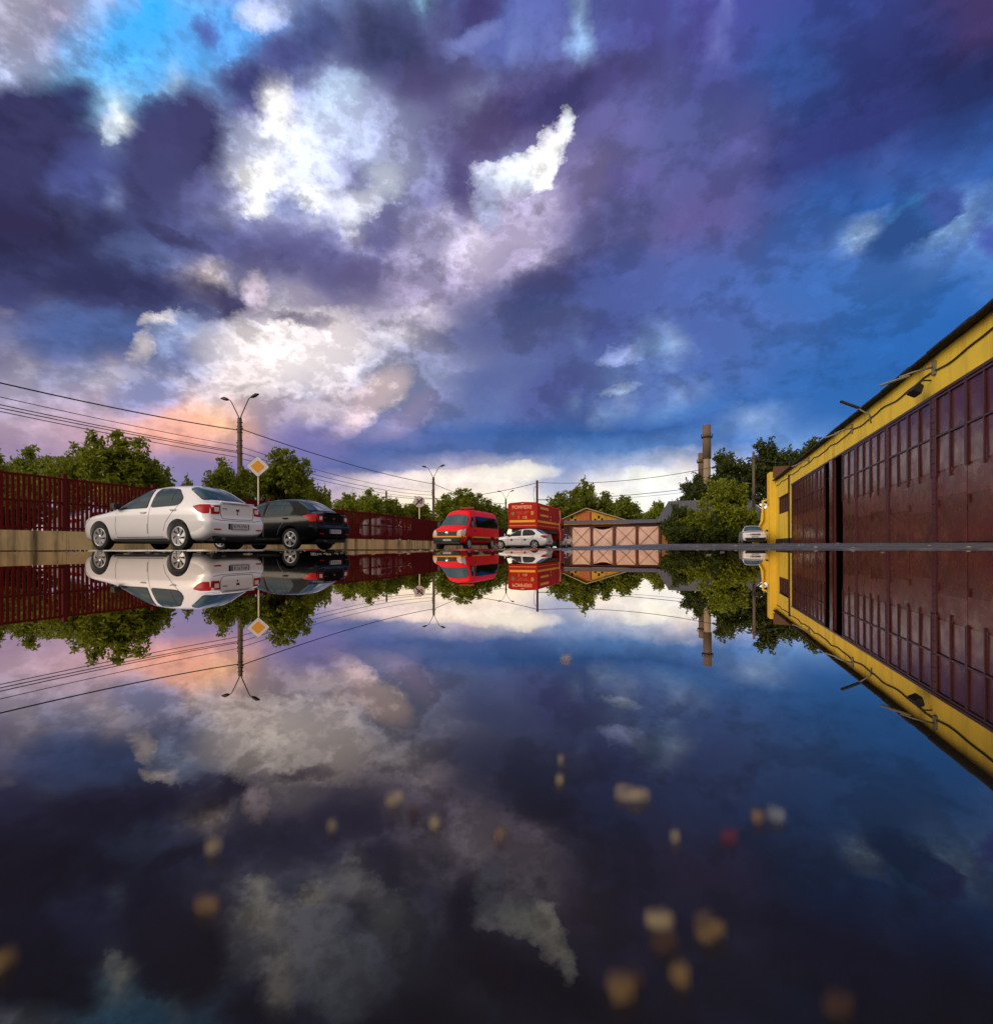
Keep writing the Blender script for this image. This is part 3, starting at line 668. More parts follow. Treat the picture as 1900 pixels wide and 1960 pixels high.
def mat_scrap(name, col):
    m, nt, b = new_mat(name)
    v = obj_coord(nt); n = noise_n(nt, 900, 4, 0.6, v); col = srgb(col)
    nt.links.new(mix_col(nt, n.outputs['Fac'], tuple(q * 0.35 for q in col[:3]) + (1,), col), b.inputs['Base Color'])
    b.inputs['Roughness'].default_value = 0.6
    nt.links.new(ramp(nt, n.outputs['Fac'], [(0.34, 0.0), (0.62, 0.42)]), b.inputs['Alpha'])   # sodden, half see-through
    return m
BITS_M = [mat_scrap('leaf_beige', (196, 176, 136)), mat_scrap('leaf_ochre', (160, 126, 70)), mat_scrap('leaf_pale', (150, 156, 160)), mat_scrap('petal_red', (110, 14, 18)), mat_scrap('leaf_brown', (84, 54, 30))]
def floating_bit(b, y, w, l, rot, mi, rnd, thick=0.008):
    """a scrap of leaf or petal: thin, curled, irregular outline"""
    bm = bmesh.new()
    n = 10
    top, bot = [], []
    for k in range(n):
        a = 2 * PI * k / n
        rr = 1 + rnd.uniform(-0.42, 0.30)
        px, py = w * 0.36 * rr * math.cos(a), l * 0.32 * rr * math.sin(a)
        z = w * rnd.uniform(0.0, 0.05)
        top.append(bm.verts.new((px, py, z + thick * w)))
        bot.append(bm.verts.new((px, py, z - 0.0006)))
    ct = bm.verts.new((0, 0, thick * w * 0.7)); cb = bm.verts.new((0, 0, -0.0006))
    for k in range(n):
        j = (k + 1) % n
        bm.faces.new((ct, top[k], top[j])); bm.faces.new((cb, bot[j], bot[k])); bm.faces.new((top[k], bot[k], bot[j], top[j]))
    bmesh.ops.recalc_face_normals(bm, faces=bm.faces)
    me = bpy.data.meshes.new('floating_leaf'); bm.to_mesh(me); bm.free()
    o = link_mesh('floating_leaf', me, BITS_M[mi])
    o.location = (b * y, y, 0.0005); o.rotation_euler = (0, 0, rot)
    return o

def build_bits():
    rnd = random.Random(4)
    # bearing slope, distance, width, length, turn, material, label
    near = [
        (0.258, 0.0310, 0.0027, 0.0016, 0.1, 0, 'long beige scrap of leaf floating right of the middle, the brightest of all'),
        (0.530, 0.0287, 0.0009, 0.0014, 0.3, 2, 'small pale grey scrap floating just right of an orange one'),
        (0.497, 0.0285, 0.0008, 0.0012, 0.0, 1, 'small orange scrap floating just left of a pale grey one'),
        (0.443, 0.0265, 0.0009, 0.0009, 0.5, 3, 'tiny red petal floating on the dark water'),
        (0.402, 0.0201, 0.0014, 0.0016, 0.4, 1, 'wide ochre leaf scrap floating in the lower right, right of a brown pair'),
        (0.308, 0.0206, 0.0012, 0.0011, 0.2, 0, 'dull tan scrap floating above a brown one in the lower right'),
        (0.316, 0.0194, 0.0010, 0.0012, 0.9, 4, 'dark brown leaf scrap floating below a tan one in the lower right'),
        (0.350, 0.0180, 0.0006, 0.0010, 0.3, 1, 'narrow upright ochre scrap floating below the brown one'),
        (0.235, 0.0174, 0.0009, 0.0012, 0.0, 1, 'yellow leaf scrap floating at the bottom edge, right of the middle'),
        (0.262, 0.0177, 0.0005, 0.0008, 0.4, 4, 'small brown scrap touching the yellow one at the bottom edge'),
        (-0.555, 0.0215, 0.0011, 0.0009, 0.0, 1, 'tan leaf scrap floating in the lower left, widest there'),
        (-0.545, 0.0257, 0.0010, 0.0011, 0.3, 0, 'beige scrap floating on the left above the tan one'),
        (-0.940, 0.0187, 0.0007, 0.0012, 0.1, 1, 'orange scrap floating at the left border of the water'),
        (-0.195, 0.0306, 0.0012, 0.0012, 0.5, 0, 'cream scrap floating near the middle, left of two tiny ones'),
        (-0.118, 0.0279, 0.0006, 0.0009, 0.0, 0, 'tiny cream round scrap floating near the middle'),
        (-0.160, 0.0291, 0.0008, 0.0010, 0.0, 4, 'tiny brown scrap floating between two cream ones near the middle'),
        (0.007, 0.0268, 0.0006, 0.0012, 0.0, 1, 'small ochre scrap floating in the middle of the dark water'),
        (0.120, 0.0330, 0.0004, 0.0007, 0.0, 0, 'speck of pale leaf floating above the long beige scrap'),
        (0.122, 0.0361, 0.0003, 0.0006, 0.0, 0, 'uppermost speck of pale leaf floating above the long beige scrap'),
        (0.133, 0.0690, 0.0024, 0.0022, 0.0, 0, 'flat pale scrap floating alone in the reflected blue cloud'),
        (0.650, 0.0168, 0.0010, 0.0010, 0.0, 4, 'dim brown scrap floating at the bottom right edge'),
        (0.340, 0.0265, 0.0004, 0.0006, 0.0, 0, 'speck of pale leaf floating left of the red petal'),
        (-0.316, 0.0276, 0.0004, 0.0007, 0.0, 0, 'speck of cream leaf floating left of the middle'),
    ]
    for b, y, w, l, rot, mi, lab in near:
        o = floating_bit(b, y, w, l, rot, mi, rnd)
        tag(o, lab, 'leaf scrap', 'leaf scraps floating close to the lens')
    # scum and petals drifted to the far edge of the puddle, below the parked cars
    for k in range(110):
        if k < 85: b = rnd.uniform(-0.80, -0.02)
        else: b = rnd.choice((rnd.uniform(-0.98, -0.8), rnd.uniform(0.05, 0.9)))
        y = rnd.uniform(0.95, 1.95) if b < 0 else rnd.uniform(0.75, 1.35)
        w = rnd.uniform(0.006, 0.022)
        o = floating_bit(b, y, w, w * rnd.uniform(0.5, 1.0), rnd.uniform(0, 3), 2 if rnd.random() < 0.6 else 0, rnd, 0.05)
        tag(o, 'tiny pale petal drifted to the far edge of the puddle before the parked vehicles', 'petal', 'petals at the far edge of the puddle')
build_bits()
def build_pebbles():
    rnd = random.Random(12)
    pm = [mat_plain('pebble_grey', (96, 90, 86), 0.8, var=0.3, scale=60), mat_plain('pebble_pale', (128, 120, 112), 0.8, var=0.3, scale=60)]
    for k in range(26):
        b = rnd.uniform(0.16, 0.98); y = rnd.uniform(1.75, 3.6) if k % 3 else rnd.uniform(3.6, 7)
        x = b * y
        r = rnd.uniform(0.003, 0.008) * (1 + 0.25 * (y - 1.7))
        bm = bmesh.new()
        bmesh.ops.create_icosphere(bm, subdivisions=2, radius=r)
        for v in bm.verts:
            v.co *= 1 + 0.35 * mnoise.noise(v.co * (1.3 / r) + Vector((k, 0, 0)))
            v.co.z *= 0.55
        for f in bm.faces: f.smooth = True
        me = bpy.data.meshes.new('pebble'); bm.to_mesh(me); bm.free()
        o = link_mesh('pebble', me, pm[k % 2])
        o.location = (x, y, ground_z(x, y) + r * 0.2)
        tag(o, 'small pebble on the damp gravelly rim of the puddle towards the maroon doors', 'pebble', 'pebbles on the rim of the puddle')
build_pebbles()
# ------------------------------------------------------------------ garage building on the right
def mat_render_wall(name, col, stain=(60, 45, 20), rough=0.85, var=0.16, stain_amt=0.35, lo=0.54, hi=0.72):
    m, nt, b = new_mat(name)
    v = obj_coord(nt); col = srgb(col)
    n = noise_n(nt, 1.3, 7, 0.62, v); n2 = noise_n(nt, 40, 4, 0.6, v)
    n3 = noise_n(nt, 1.0, 5, 0.65, obj_coord(nt, (1.4, 1.4, 0.16)))
    c = mix_col(nt, n.outputs['Fac'], tuple(q * (1 - var) for q in col[:3]) + (1,), tuple(min(1, q * (1 + var)) for q in col[:3]) + (1,))
    k = ramp(nt, n3.outputs['Fac'], [(lo, 0.0), (hi, stain_amt)])
    c = mix_col(nt, k, c, srgb(stain))
    nt.links.new(c, b.inputs['Base Color']); b.inputs['Roughness'].default_value = rough
    bump(nt, b, n2.outputs['Fac'], 0.35, 0.006)
    return m

def mat_maroon_sheet(name, c_lo, c_hi, r_lo, r_hi):
    m, nt, b = new_mat(name)
    v = obj_coord(nt)
    n = noise_n(nt, 0.9, 6, 0.6, v); n2 = noise_n(nt, 2.2, 3, 0.5, v); n3 = noise_n(nt, 6, 6, 0.7, v)
    c = mix_col(nt, ramp(nt, n.outputs['Fac'], [(0.35, 0.0), (0.65, 1.0)]), c_lo, c_hi)
    c = mix_col(nt, ramp(nt, n3.outputs['Fac'], [(0.60, 0.0), (0.78, 0.5)]), c, (0.16, 0.055, 0.045, 1))
    nt.links.new(c, b.inputs['Base Color'])
    nt.links.new(ramp(nt, n2.outputs['Fac'], [(0.35, r_lo), (0.65, r_hi)]), b.inputs['Roughness'])
    b.inputs['Specular IOR Level'].default_value = 0.32
    bump(nt, b, n2.outputs['Fac'], 0.22, 0.05)     # the sheets are dented and wavy
    return m

S_W = 6.6              # the facade stands this far to the right of the phone
T0, T1 = 3.05, 50.2
POST0, BAY = 3.14, 3.93
def build_garage():
    yellow = mat_render_wall('yellow_render', (230, 194, 56), stain=(120, 92, 34), var=0.2, stain_amt=0.5, lo=0.50, hi=0.70)
    yellow2 = mat_render_wall('yellow_render_pier', (226, 186, 54), stain=(120, 90, 30))
    black = mat_plain('black_plinth', (26, 24, 24), 0.7, var=0.4, scale=3)
    maroon = mat_maroon_sheet('maroon_sheet_paint', (0.050, 0.005, 0.005, 1), (0.086, 0.010, 0.009, 1), 0.18, 0.36)
    faded = mat_maroon_sheet('faded_maroon_patch', (0.068, 0.011, 0.010, 1), (0.118, 0.026, 0.021, 1), 0.22, 0.42)
    panem = mat_maroon_sheet('maroon_pane_sheen_tint', (0.058, 0.008, 0.010, 1), (0.092, 0.018, 0.020, 1), 0.14, 0.28)  # maroon lightened towards purple-grey: the panes' sheen is put into the colour
    frame = mat_plain('maroon_frame_paint', (58, 8, 13), 0.45, var=0.25, scale=5)
    post_m = mat_plain('maroon_post_paint', (70, 22, 24), 0.55, var=0.35, scale=9)
    roofm = mat_plain('tar_roof', (30, 28, 30), 0.8, var=0.4, scale=4)
    dark = mat_plain('painted_inner_shade', (8, 7, 7), 0.9)
    metal = mat_plain('pale_metal', (170, 168, 160), 0.45, 0.3)
    dullm = mat_plain('dull_grey_metal', (122, 116, 98), 0.6, 0.2, var=0.3)
    lampm = mat_plain('black_lamp_paint', (24, 22, 24), 0.4)
    glass = mat_plain('dirty_window_glass', (44, 34, 26), 0.15, var=0.4, scale=2)
    brown = mat_plain('brown_wall', (96, 64, 40), 0.85, var=0.25, scale=2)
    root = empty('garage_building', yard(S_W, T0), -PHI)   # local x = across (away from the yard), local y = along
    tag(root, 'long yellow garage building with a row of tall maroon sheet metal doors', 'garage building')
    def Lc(t): return t - T0
    zb = 0.02
    # yellow walls: fascia over the doors, end wall with window, back walls
    mb = MB()
    mb.box(0, 0.35, 0, Lc(T1), 4.42, 5.52)
    mb.box(0, 0.35, Lc(42.75), Lc(44.0), 0.55, 4.419)
    mb.box(0, 0.35, Lc(44.0), Lc(48.9), 0.55, 2.55)
    mb.box(0, 0.35, Lc(44.0), Lc(48.9), 3.95, 4.419)
    mb.box(0, 0.35, Lc(48.9), Lc(T1), 0.55, 4.419)
    mb.box(0.36, 9.0, Lc(T1) - 0.3, Lc(T1), zb, 5.5)
    mb.box(8.7, 9.0, 0, Lc(T1) - 0.31, zb, 5.5)
    mb.box(0.36, 8.69, 0, 0.3, zb, 5.5)
    mb.build('wall', yellow, root)
    mb = MB()
    mb.box(-0.03, 0.33, Lc(42.75), Lc(T1) - 0.002, zb - 0.1, 0.548)
    mb.build('plinth', black, root)
    # window in the end wall
    mb = MB(); mb.box(0.14, 0.17, Lc(44.02), Lc(48.88), 2.57, 3.93)
    w = mb.build('window', glass, root)
    mb = MB()
    for k in range(5):
        t = 44.05 + 4.8 * k / 4
        mb.box(0.06, 0.135, Lc(t) - 0.04, Lc(t) + 0.04, 2.56, 3.94)
    mb.box(0.05, 0.13, Lc(44.1), Lc(48.8), 2.552, 2.6); mb.box(0.05, 0.13, Lc(44.1), Lc(48.8), 3.9, 3.948)
    mb.build('window_frame', post_m, w)
    # roof: tar sheet with a ragged dark edge board
    mb = MB()
    rnd = random.Random(2)
    n = 60
    for k in range(n):
        a = -0.3 + (Lc(T1) + 0.2) * k / n; c = -0.3 + (Lc(T1) + 0.2) * (k + 1) / n
        j = rnd.uniform(-0.025, 0.025)
        mb.box(-0.20 + rnd.uniform(-0.02, 0.02), 0.3, a, c - 0.004, 5.525 + j * 0.4, 5.64 + j)
    mb.box(0.301, 9.2, -0.3, Lc(T1) - 0.1, 5.53, 5.67)
    mb.build('roof', roofm, root)
    mb = MB()
    for k in range(n):
        a = -0.3 + (Lc(T1) + 0.2) * k / n; c = -0.3 + (Lc(T1) + 0.2) * (k + 1) / n
        mb.tube([(-0.24, a, 5.55 + rnd.uniform(-0.02, 0.02)), (-0.24, c, 5.55 + rnd.uniform(-0.02, 0.02))], 0.05, 8)
    mb.build('gutter', roofm, root)
    # piers of blockwork between the doors
    k = 0
    t = POST0
    posts = []
    while t < 43:
        posts.append(t)
        mb = MB()
        for q in range(22):
            z0 = zb + q * 0.199
            mb.box(-0.02 + (q % 2) * 0.006, 0.09, Lc(t) - 0.14, Lc(t) + 0.14, z0, z0 + 0.185)
        mb.box(0.012, 0.08, Lc(t) - 0.132, Lc(t) + 0.132, zb, 4.40)
        mb.build('door_post', post_m, root)
        t += BAY
    # head beam above the doors
    mb = MB(); mb.box(-0.035, 0.3, Lc(POST0) - 0.1, Lc(42.7), 4.33, 4.415); mb.build('door_lintel', frame, root)
    # near-black wall and floor stand in for the shade inside the open doors
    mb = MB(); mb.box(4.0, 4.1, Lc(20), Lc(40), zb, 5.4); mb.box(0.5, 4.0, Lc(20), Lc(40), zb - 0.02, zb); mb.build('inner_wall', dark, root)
    # doors
    def leaf(t0, t1, seed, face=0.0, panes=True):
        rnd = random.Random(seed)
        a, c = Lc(t0), Lc(t1)
        mb = MB()
        mb.box(0.03, 0.06, a, c, zb + 0.07, 4.32)
        # lower sheets lapped over one another, slightly sprung
        zs = 2.12 + rnd.uniform(-0.05, 0.05)
        zm = 1.15 + rnd.uniform(-0.2, 0.25)
        x = 0.012 + rnd.uniform(0, 0.008)
        mid = (a + c) / 2
        mb.box(x, 0.0295, a + 0.01, c - 0.01, zb + 0.08, zm)
        y1 = x - 0.006
        p = [(y1, a + 0.005), (0.0294, a + 0.005), (0.0294, c - 0.005), (y1 + rnd.uniform(-0.006, 0.006), c - 0.005)]
        mb.hexa([(q[0], q[1], zm + 0.001) for q in (p[0], p[3], p[2], p[1])] + [(q[0] + (0.004 if q[0] < 0.02 else 0), q[1], zs) for q in (p[0], p[3], p[2], p[1])], 1)
        d = mb.build('garage_door', [maroon, faded], root, bevel=0.004)
        fb = MB()
        for q in (a + 0.03, mid, c - 0.03):
            fb.box(-0.03, 0.011, q - 0.03, q + 0.03, 2.0 + rnd.uniform(-0.15, 0.1), 4.315)
        for z, x0 in ((3.15, -0.026), (4.27, -0.027)):
            fb.box(x0, 0.010, a + 0.061, mid - 0.031, z - 0.028, z + 0.028); fb.box(x0, 0.010, mid + 0.031, c - 0.061, z - 0.028, z + 0.028)
        fb.build('door_frame', frame, d)
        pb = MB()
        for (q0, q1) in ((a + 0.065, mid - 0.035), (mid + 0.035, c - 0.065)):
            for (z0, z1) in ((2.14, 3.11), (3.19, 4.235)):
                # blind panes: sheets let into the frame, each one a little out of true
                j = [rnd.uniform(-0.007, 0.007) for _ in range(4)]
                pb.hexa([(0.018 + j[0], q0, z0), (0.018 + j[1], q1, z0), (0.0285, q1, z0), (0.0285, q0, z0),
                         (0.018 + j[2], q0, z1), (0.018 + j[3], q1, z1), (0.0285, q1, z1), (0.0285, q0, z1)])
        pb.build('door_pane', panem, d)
        hb = MB()
        hb.box(-0.02, 0.01, c - 0.14, c - 0.11, 1.1, 1.32); hb.build('handle', frame, d)
        return d
    for i in range(len(posts) - 1):
        p0, p1 = posts[i] + 0.15, posts[i + 1] - 0.15
        mid = (p0 + p1) / 2
        if 26 < posts[i] < 27.5:            # right leaf of this pair is missing, the bay gapes
            leaf(p0, p0 + 2.05, 100 + i)
        elif 30 < posts[i] < 31.5:
            leaf(p0 + 1.75, p1, 140 + i)
            # the other leaf stands folded against the pier
            mb = MB(); mb.box(-0.075, -0.03, Lc(posts[i]) - 0.12, Lc(posts[i]) + 0.50, zb + 0.07, 4.33); mb.build('garage_door', maroon, root, bevel=0.004)
        else:
            leaf(p0, mid - 0.006, 200 + i); leaf(mid + 0.006, p1, 300 + i)
    # corner pier, parapet, buttress and pipe at the far end
    mb = MB()
    mb.box(-0.5, 0.6, Lc(T1) + 0.01, Lc(T1) + 1.6, zb, 6.3)
    mb.build('corner_pier', yellow2, root)
    mb = MB(); mb.box(-0.35, 5.0, Lc(T1) - 1.2, Lc(T1) - 0.9, 5.68, 6.6); mb.build('parapet', brown, root)
    mb = MB()
    mb.prism([(-1.7, Lc(T1) + 0.4, zb), (-0.505, Lc(T1) + 0.4, zb), (-0.505, Lc(T1) + 0.4, 3.4), (-1.0, Lc(T1) + 0.4, 2.9), (-1.1, Lc(T1) + 0.4, 1.9), (-1.7, Lc(T1) + 0.4, 1.3)], 0.9, (0, 1, 0))
    mb.build('buttress', yellow2, root)
    mb = MB()
    y = Lc(T1) + 0.25
    mb.tube([(-0.62, y, 3.9), (-0.95, y, 3.85), (-1.0, y, 3.6), (-1.0, y, 2.2), (-1.25, y, 1.7), (-1.25, y, 0.1)], 0.09, 10)
    mb.build('drainpipe', yellow2, root)
    mb = MB(); mb.tube([(-0.08, Lc(43.3), 0.1), (-0.08, Lc(43.3), 5.2)], 0.05, 8); mb.build('downpipe', roofm, root)
    mb = MB()
    mb.box(0.15, 0.3, Lc(43.1) - 0.1, Lc(43.6), 0.3, 0.8); mb.build('meter_box', metal, root)

    # electric cable slung along the fascia
    mb = MB()
    pts = []
    for k in range(121):
        t = 3.1 + (T1 - 3.4) * k / 120
        q = (t % 3.9) / 3.9
        pts.append(yard(S_W - 0.03, t, 5.12 - 0.10 * math.sin(PI * q) + 0.02 * math.sin(t * 3.1)))
    mb.tube(pts, 0.022, 6)
    tag(mb.build('cable', lampm), 'thick black cable slung in loops along the yellow fascia above the maroon doors', 'cable')
    # lamps on the fascia
    def tube_lamp(t, label, k=1.0):
        r = empty('wall_lamp', yard(S_W - 0.01, t, 5.25), -PHI, label, 'wall lamp', 'tube lamps on the yellow fascia')
        mb = MB(); mb.box(-0.05, -0.005, -0.1, 0.1, -0.28, 0.12); mb.build('backplate', dullm, r)
        mb = MB(); mb.tube([(-0.06, 0, -0.05), (-0.5 * k, 0.1, -0.12), (-0.8 * k, 0.2, -0.2)], 0.03, 8); mb.build('arm', dullm, r)
        mb = MB(); mb.bar((-0.55 * k, 0.15, -0.19), (-1.25 * k, 0.35, -0.36), 0.12, 0.06); mb.build('lamp_head', dullm, r, bevel=0.02)
        return r
    tube_lamp(18.75, 'nearest pale tube lamp with arm under the dark gutter, above the black floodlight')
    tube_lamp(27.2, 'second pale tube lamp along the yellow fascia, beside the half open doors', 0.8)
    tube_lamp(36.5, 'farthest small pale tube lamp along the yellow fascia', 0.7)
    r = empty('floodlight', yard(S_W - 0.01, 19.0, 4.78), -PHI, 'black floodlight on a bracket tilted down from the yellow fascia', 'floodlight')
    mb = MB(); mb.tube([(-0.005, 0, 0.1), (-0.22, 0, 0.12), (-0.3, 0, 0.02)], 0.025, 8); mb.build('bracket', lampm, r)
    mb = MB()
    mb.hexa([(-0.55, -0.26, -0.2), (-0.32, -0.26, -0.33), (-0.32, 0.26, -0.33), (-0.55, 0.26, -0.2),
             (-0.36, -0.17, 0.04), (-0.22, -0.17, -0.06), (-0.22, 0.17, -0.06), (-0.36, 0.17, 0.04)])
    mb.build('housing', lampm, r, bevel=0.02)
    r = empty('street_light', yard(S_W - 0.01, 24.6, 5.2), -PHI, 'dark flat lamp on a thin pale arm reaching above the gutter of the yellow building', 'street light')
    mb = MB(); mb.tube([(-0.01, 0, -0.35), (-0.05, 0, -0.02), (-0.45, 0, 0.28)], 0.03, 8); mb.build('arm', dullm, r)
    mb = MB(); mb.bar((-0.4, 0, 0.28), (-1.05, 0, 0.62), 0.22, 0.07); mb.build('lamp_head', lampm, r, bevel=0.02)
build_garage()
# ------------------------------------------------------------------ concrete wall, red slat fence
def fpt(k, n=0.0, z=0.0):
    p = FENCE_A + FENCE_D * k + FENCE_N * n
    return Vector((p.x, p.y, z))
WALL_TOP = 0.53
def wall_top(k):      # the top of the wall falls slowly away from the camera
    return 0.53 - 0.0025 * (k + 8)
def build_fence():
    conc = mat_render_wall('old_concrete', (212, 178, 124), stain=(36, 30, 22), var=0.4, stain_amt=0.85, lo=0.47, hi=0.64)
    red = mat_plain('maroon_slat_paint', (90, 9, 8), 0.8, var=0.35, scale=4, spec=0.15)
    redd = mat_plain('maroon_post_metal', (80, 10, 9), 0.75, var=0.3, scale=6, spec=0.2)
    K0, K1 = -16.0, 46.0
    root = empty('retaining_wall', fpt(K0), 0, 'long low stained concrete wall under the red slat fence', 'wall')
    M = Matrix.Translation(-fpt(K0))
    k = K0
    mb = MB(); jb = MB()
    while k < K1:
        k2 = k + 2.94
        p = [fpt(k, 0.1, -0.45), fpt(k2 - 0.012, 0.1, -0.45), fpt(k2 - 0.012, -0.1, -0.45), fpt(k, -0.1, -0.45),
             fpt(k, 0.1, wall_top(k)), fpt(k2 - 0.012, 0.1, wall_top(k2)), fpt(k2 - 0.012, -0.1, wall_top(k2)), fpt(k, -0.1, wall_top(k))]
        mb.hexa([M @ q for q in p])
        k = k2
    mb.build('wall_slab', conc, root)
    froot = empty('slat_fence', fpt(K0), 0, 'long maroon fence of upright slats on the concrete wall', 'fence')
    rnd = random.Random(7)
    k = K0; i = 0
    H = 1.72
    while k < K1:
        k2 = k + 2.94
        base = wall_top(k)
        mb = MB()
        p0 = M @ fpt(k, 0, 0)
        for q in (fpt(k),):
            a = M @ Vector((q.x, q.y, base + 0.001)); b = M @ Vector((q.x, q.y, base + H + 0.05))
            mb.bar(a, b, 0.11, 0.11, up=FENCE_N)
        mb.build('post', redd, froot)
        mb = MB()
        n = 21
        step = (2.94 - 0.12) / n
        top_dz = rnd.uniform(-0.03, 0.03)
        for j in range(n):
            kk = k + 0.06 + (j + 0.5) * step
            w = step * (0.58 if i in (5, 6, 11, 12, 13) else 0.91) / 2
            z0 = wall_top(kk) + 0.004; z1 = base + H - 0.06 + rnd.uniform(-0.012, 0.012) + top_dz
            t = rnd.uniform(-0.004, 0.004)
            p = [fpt(kk - w, 0.012 + t, z0), fpt(kk + w, 0.012 - t, z0), fpt(kk + w, -0.012 - t, z0), fpt(kk - w, -0.012 + t, z0)]
            p += [Vector((q.x, q.y, z1)) for q in p]
            mb.hexa([M @ q for q in p])
        mb.build('slat_panel', red, froot)
        rb = MB()
        for z in (0.09, 0.86, H - 0.12):
            rb.bar(M @ fpt(k + 0.056, -0.035, base + z), M @ fpt(k2 - 0.056, -0.035, base + z), 0.045, 0.06)
        rb.build('rail', redd, froot)
        k = k2; i += 1
build_fence()
# ------------------------------------------------------------------ vehicles
from mathutils.bvhtree import BVHTree
from mathutils.geometry import delaunay_2d_cdt

def mat_paint(name, col, rough=0.28, coat=1.0, metal=0.0):
    m, nt, b = new_mat(name)
    v = obj_coord(nt)
    n = noise_n(nt, 2.0, 6, 0.6, v); n2 = noise_n(nt, 0.8, 3, 0.5, obj_coord(nt, (1, 1, 2.5)))
    col = srgb(col)
    c = mix_col(nt, n.outputs['Fac'], tuple(q * 0.93 for q in col[:3]) + (1,), tuple(min(1, q * 1.05) for q in col[:3]) + (1,))
    # road film that collects low on the body
    nt.links.new(c, b.inputs['Base Color'])
    b.inputs['Roughness'].default_value = rough; b.inputs['Metallic'].default_value = metal
    b.inputs['Specular IOR Level'].default_value = 0.2 + 0.3 * min(1, coat)
    b.inputs['Coat Weight'].default_value = coat; b.inputs['Coat Roughness'].default_value = 0.04
    nt.links.new(math_n(nt, 'MULTIPLY_ADD', n2.outputs['Fac'], 0.12, 0.0), b.inputs['Coat Roughness'])
    return m

def mat_lamp(name, col, rough=0.12):
    m, nt, b = new_mat(name)
    v = obj_coord(nt); n = noise_n(nt, 30, 2, 0.5, v)
    col = srgb(col)
    c = mix_col(nt, n.outputs['Fac'], tuple(q * 0.75 for q in col[:3]) + (1,), col)
    nt.links.new(c, b.inputs['Base Color']); b.inputs['Roughness'].default_value = rough
    b.inputs['Coat Weight'].default_value = 0.0; b.inputs['Specular IOR Level'].default_value = 0.2
    return m

VM = dict(
    white=mat_paint('white_car_paint', (228, 223, 226)),
    white2=mat_paint('white_patrol_paint', (222, 218, 220)),
    black=mat_paint('black_car_paint', (8, 9, 13), 0.22, 0.05),
    silver=mat_paint('silver_car_paint', (200, 198, 202), 0.3),
    red=mat_paint('red_van_paint', (238, 8, 6), 0.5, 0.08),
    redbox=mat_paint('red_truck_paint', (172, 26, 5), 0.65, 0.0),
    glass=mat_plain('car_glass', (18, 46, 50), 0.04, var=0.2, scale=2, spec=0.45),  # opaque teal: sky light seen through the cabin is put into the colour
    darkglass=mat_plain('tinted_glass', (10, 9, 12), 0.05, var=0.2, scale=2, spec=0.4),
    windscreen=mat_plain('windscreen_glass', (44, 74, 82), 0.04, var=0.2, scale=1.5, spec=0.6),
    trim=mat_plain('black_plastic', (16, 16, 17), 0.5, var=0.2, scale=9),
    tyre=mat_plain('tyre_rubber', (18, 18, 19), 0.8, var=0.3, scale=12),
    hubcap=mat_plain('silver_hubcap', (190, 188, 190), 0.3, 0.55, var=0.1, scale=9),
    chrome=mat_plain('chrome', (225, 225, 228), 0.12, 1.0, var=0.03),
    lampred=mat_lamp('tail_lamp_red', (170, 3, 5), 0.35),
    lampwhite=mat_lamp('clear_lamp', (225, 215, 210)),
    headlamp=mat_lamp('headlamp_glass', (215, 215, 205)),
    plate=mat_plain('plate_white', (186, 184, 186), 0.5, var=0.05),
    plateblue=mat_plain('plate_blue', (30, 60, 150), 0.5),
    ink=mat_plain('black_ink', (14, 14, 14), 0.6),
    yellow=mat_plain('amber_reflective_strip', (240, 160, 20), 0.5, var=0.12, scale=8),
    orange=mat_plain('orange_strip', (238, 104, 20), 0.5, var=0.12, scale=8),
    cream=mat_plain('cream_lettering', (240, 150, 110), 0.6),
    grey=mat_plain('grey_plastic', (70, 66, 66), 0.55, var=0.15),
)

VM['black'].node_tree.nodes['Principled BSDF'].inputs['Specular IOR Level'].default_value = 0.12

def st(x, zb, wb, *pairs):
    """one cross-section of a body: bottom height and half width, then (half width, height) pairs up to the roof line"""
    pts = [(0.0, zb), (wb, zb)]
    it = list(pairs)
    for k in range(0, len(it) - 1, 2): pts.append((it[k], it[k + 1]))
    pts.append((0.0, it[-1]))
    return x, pts

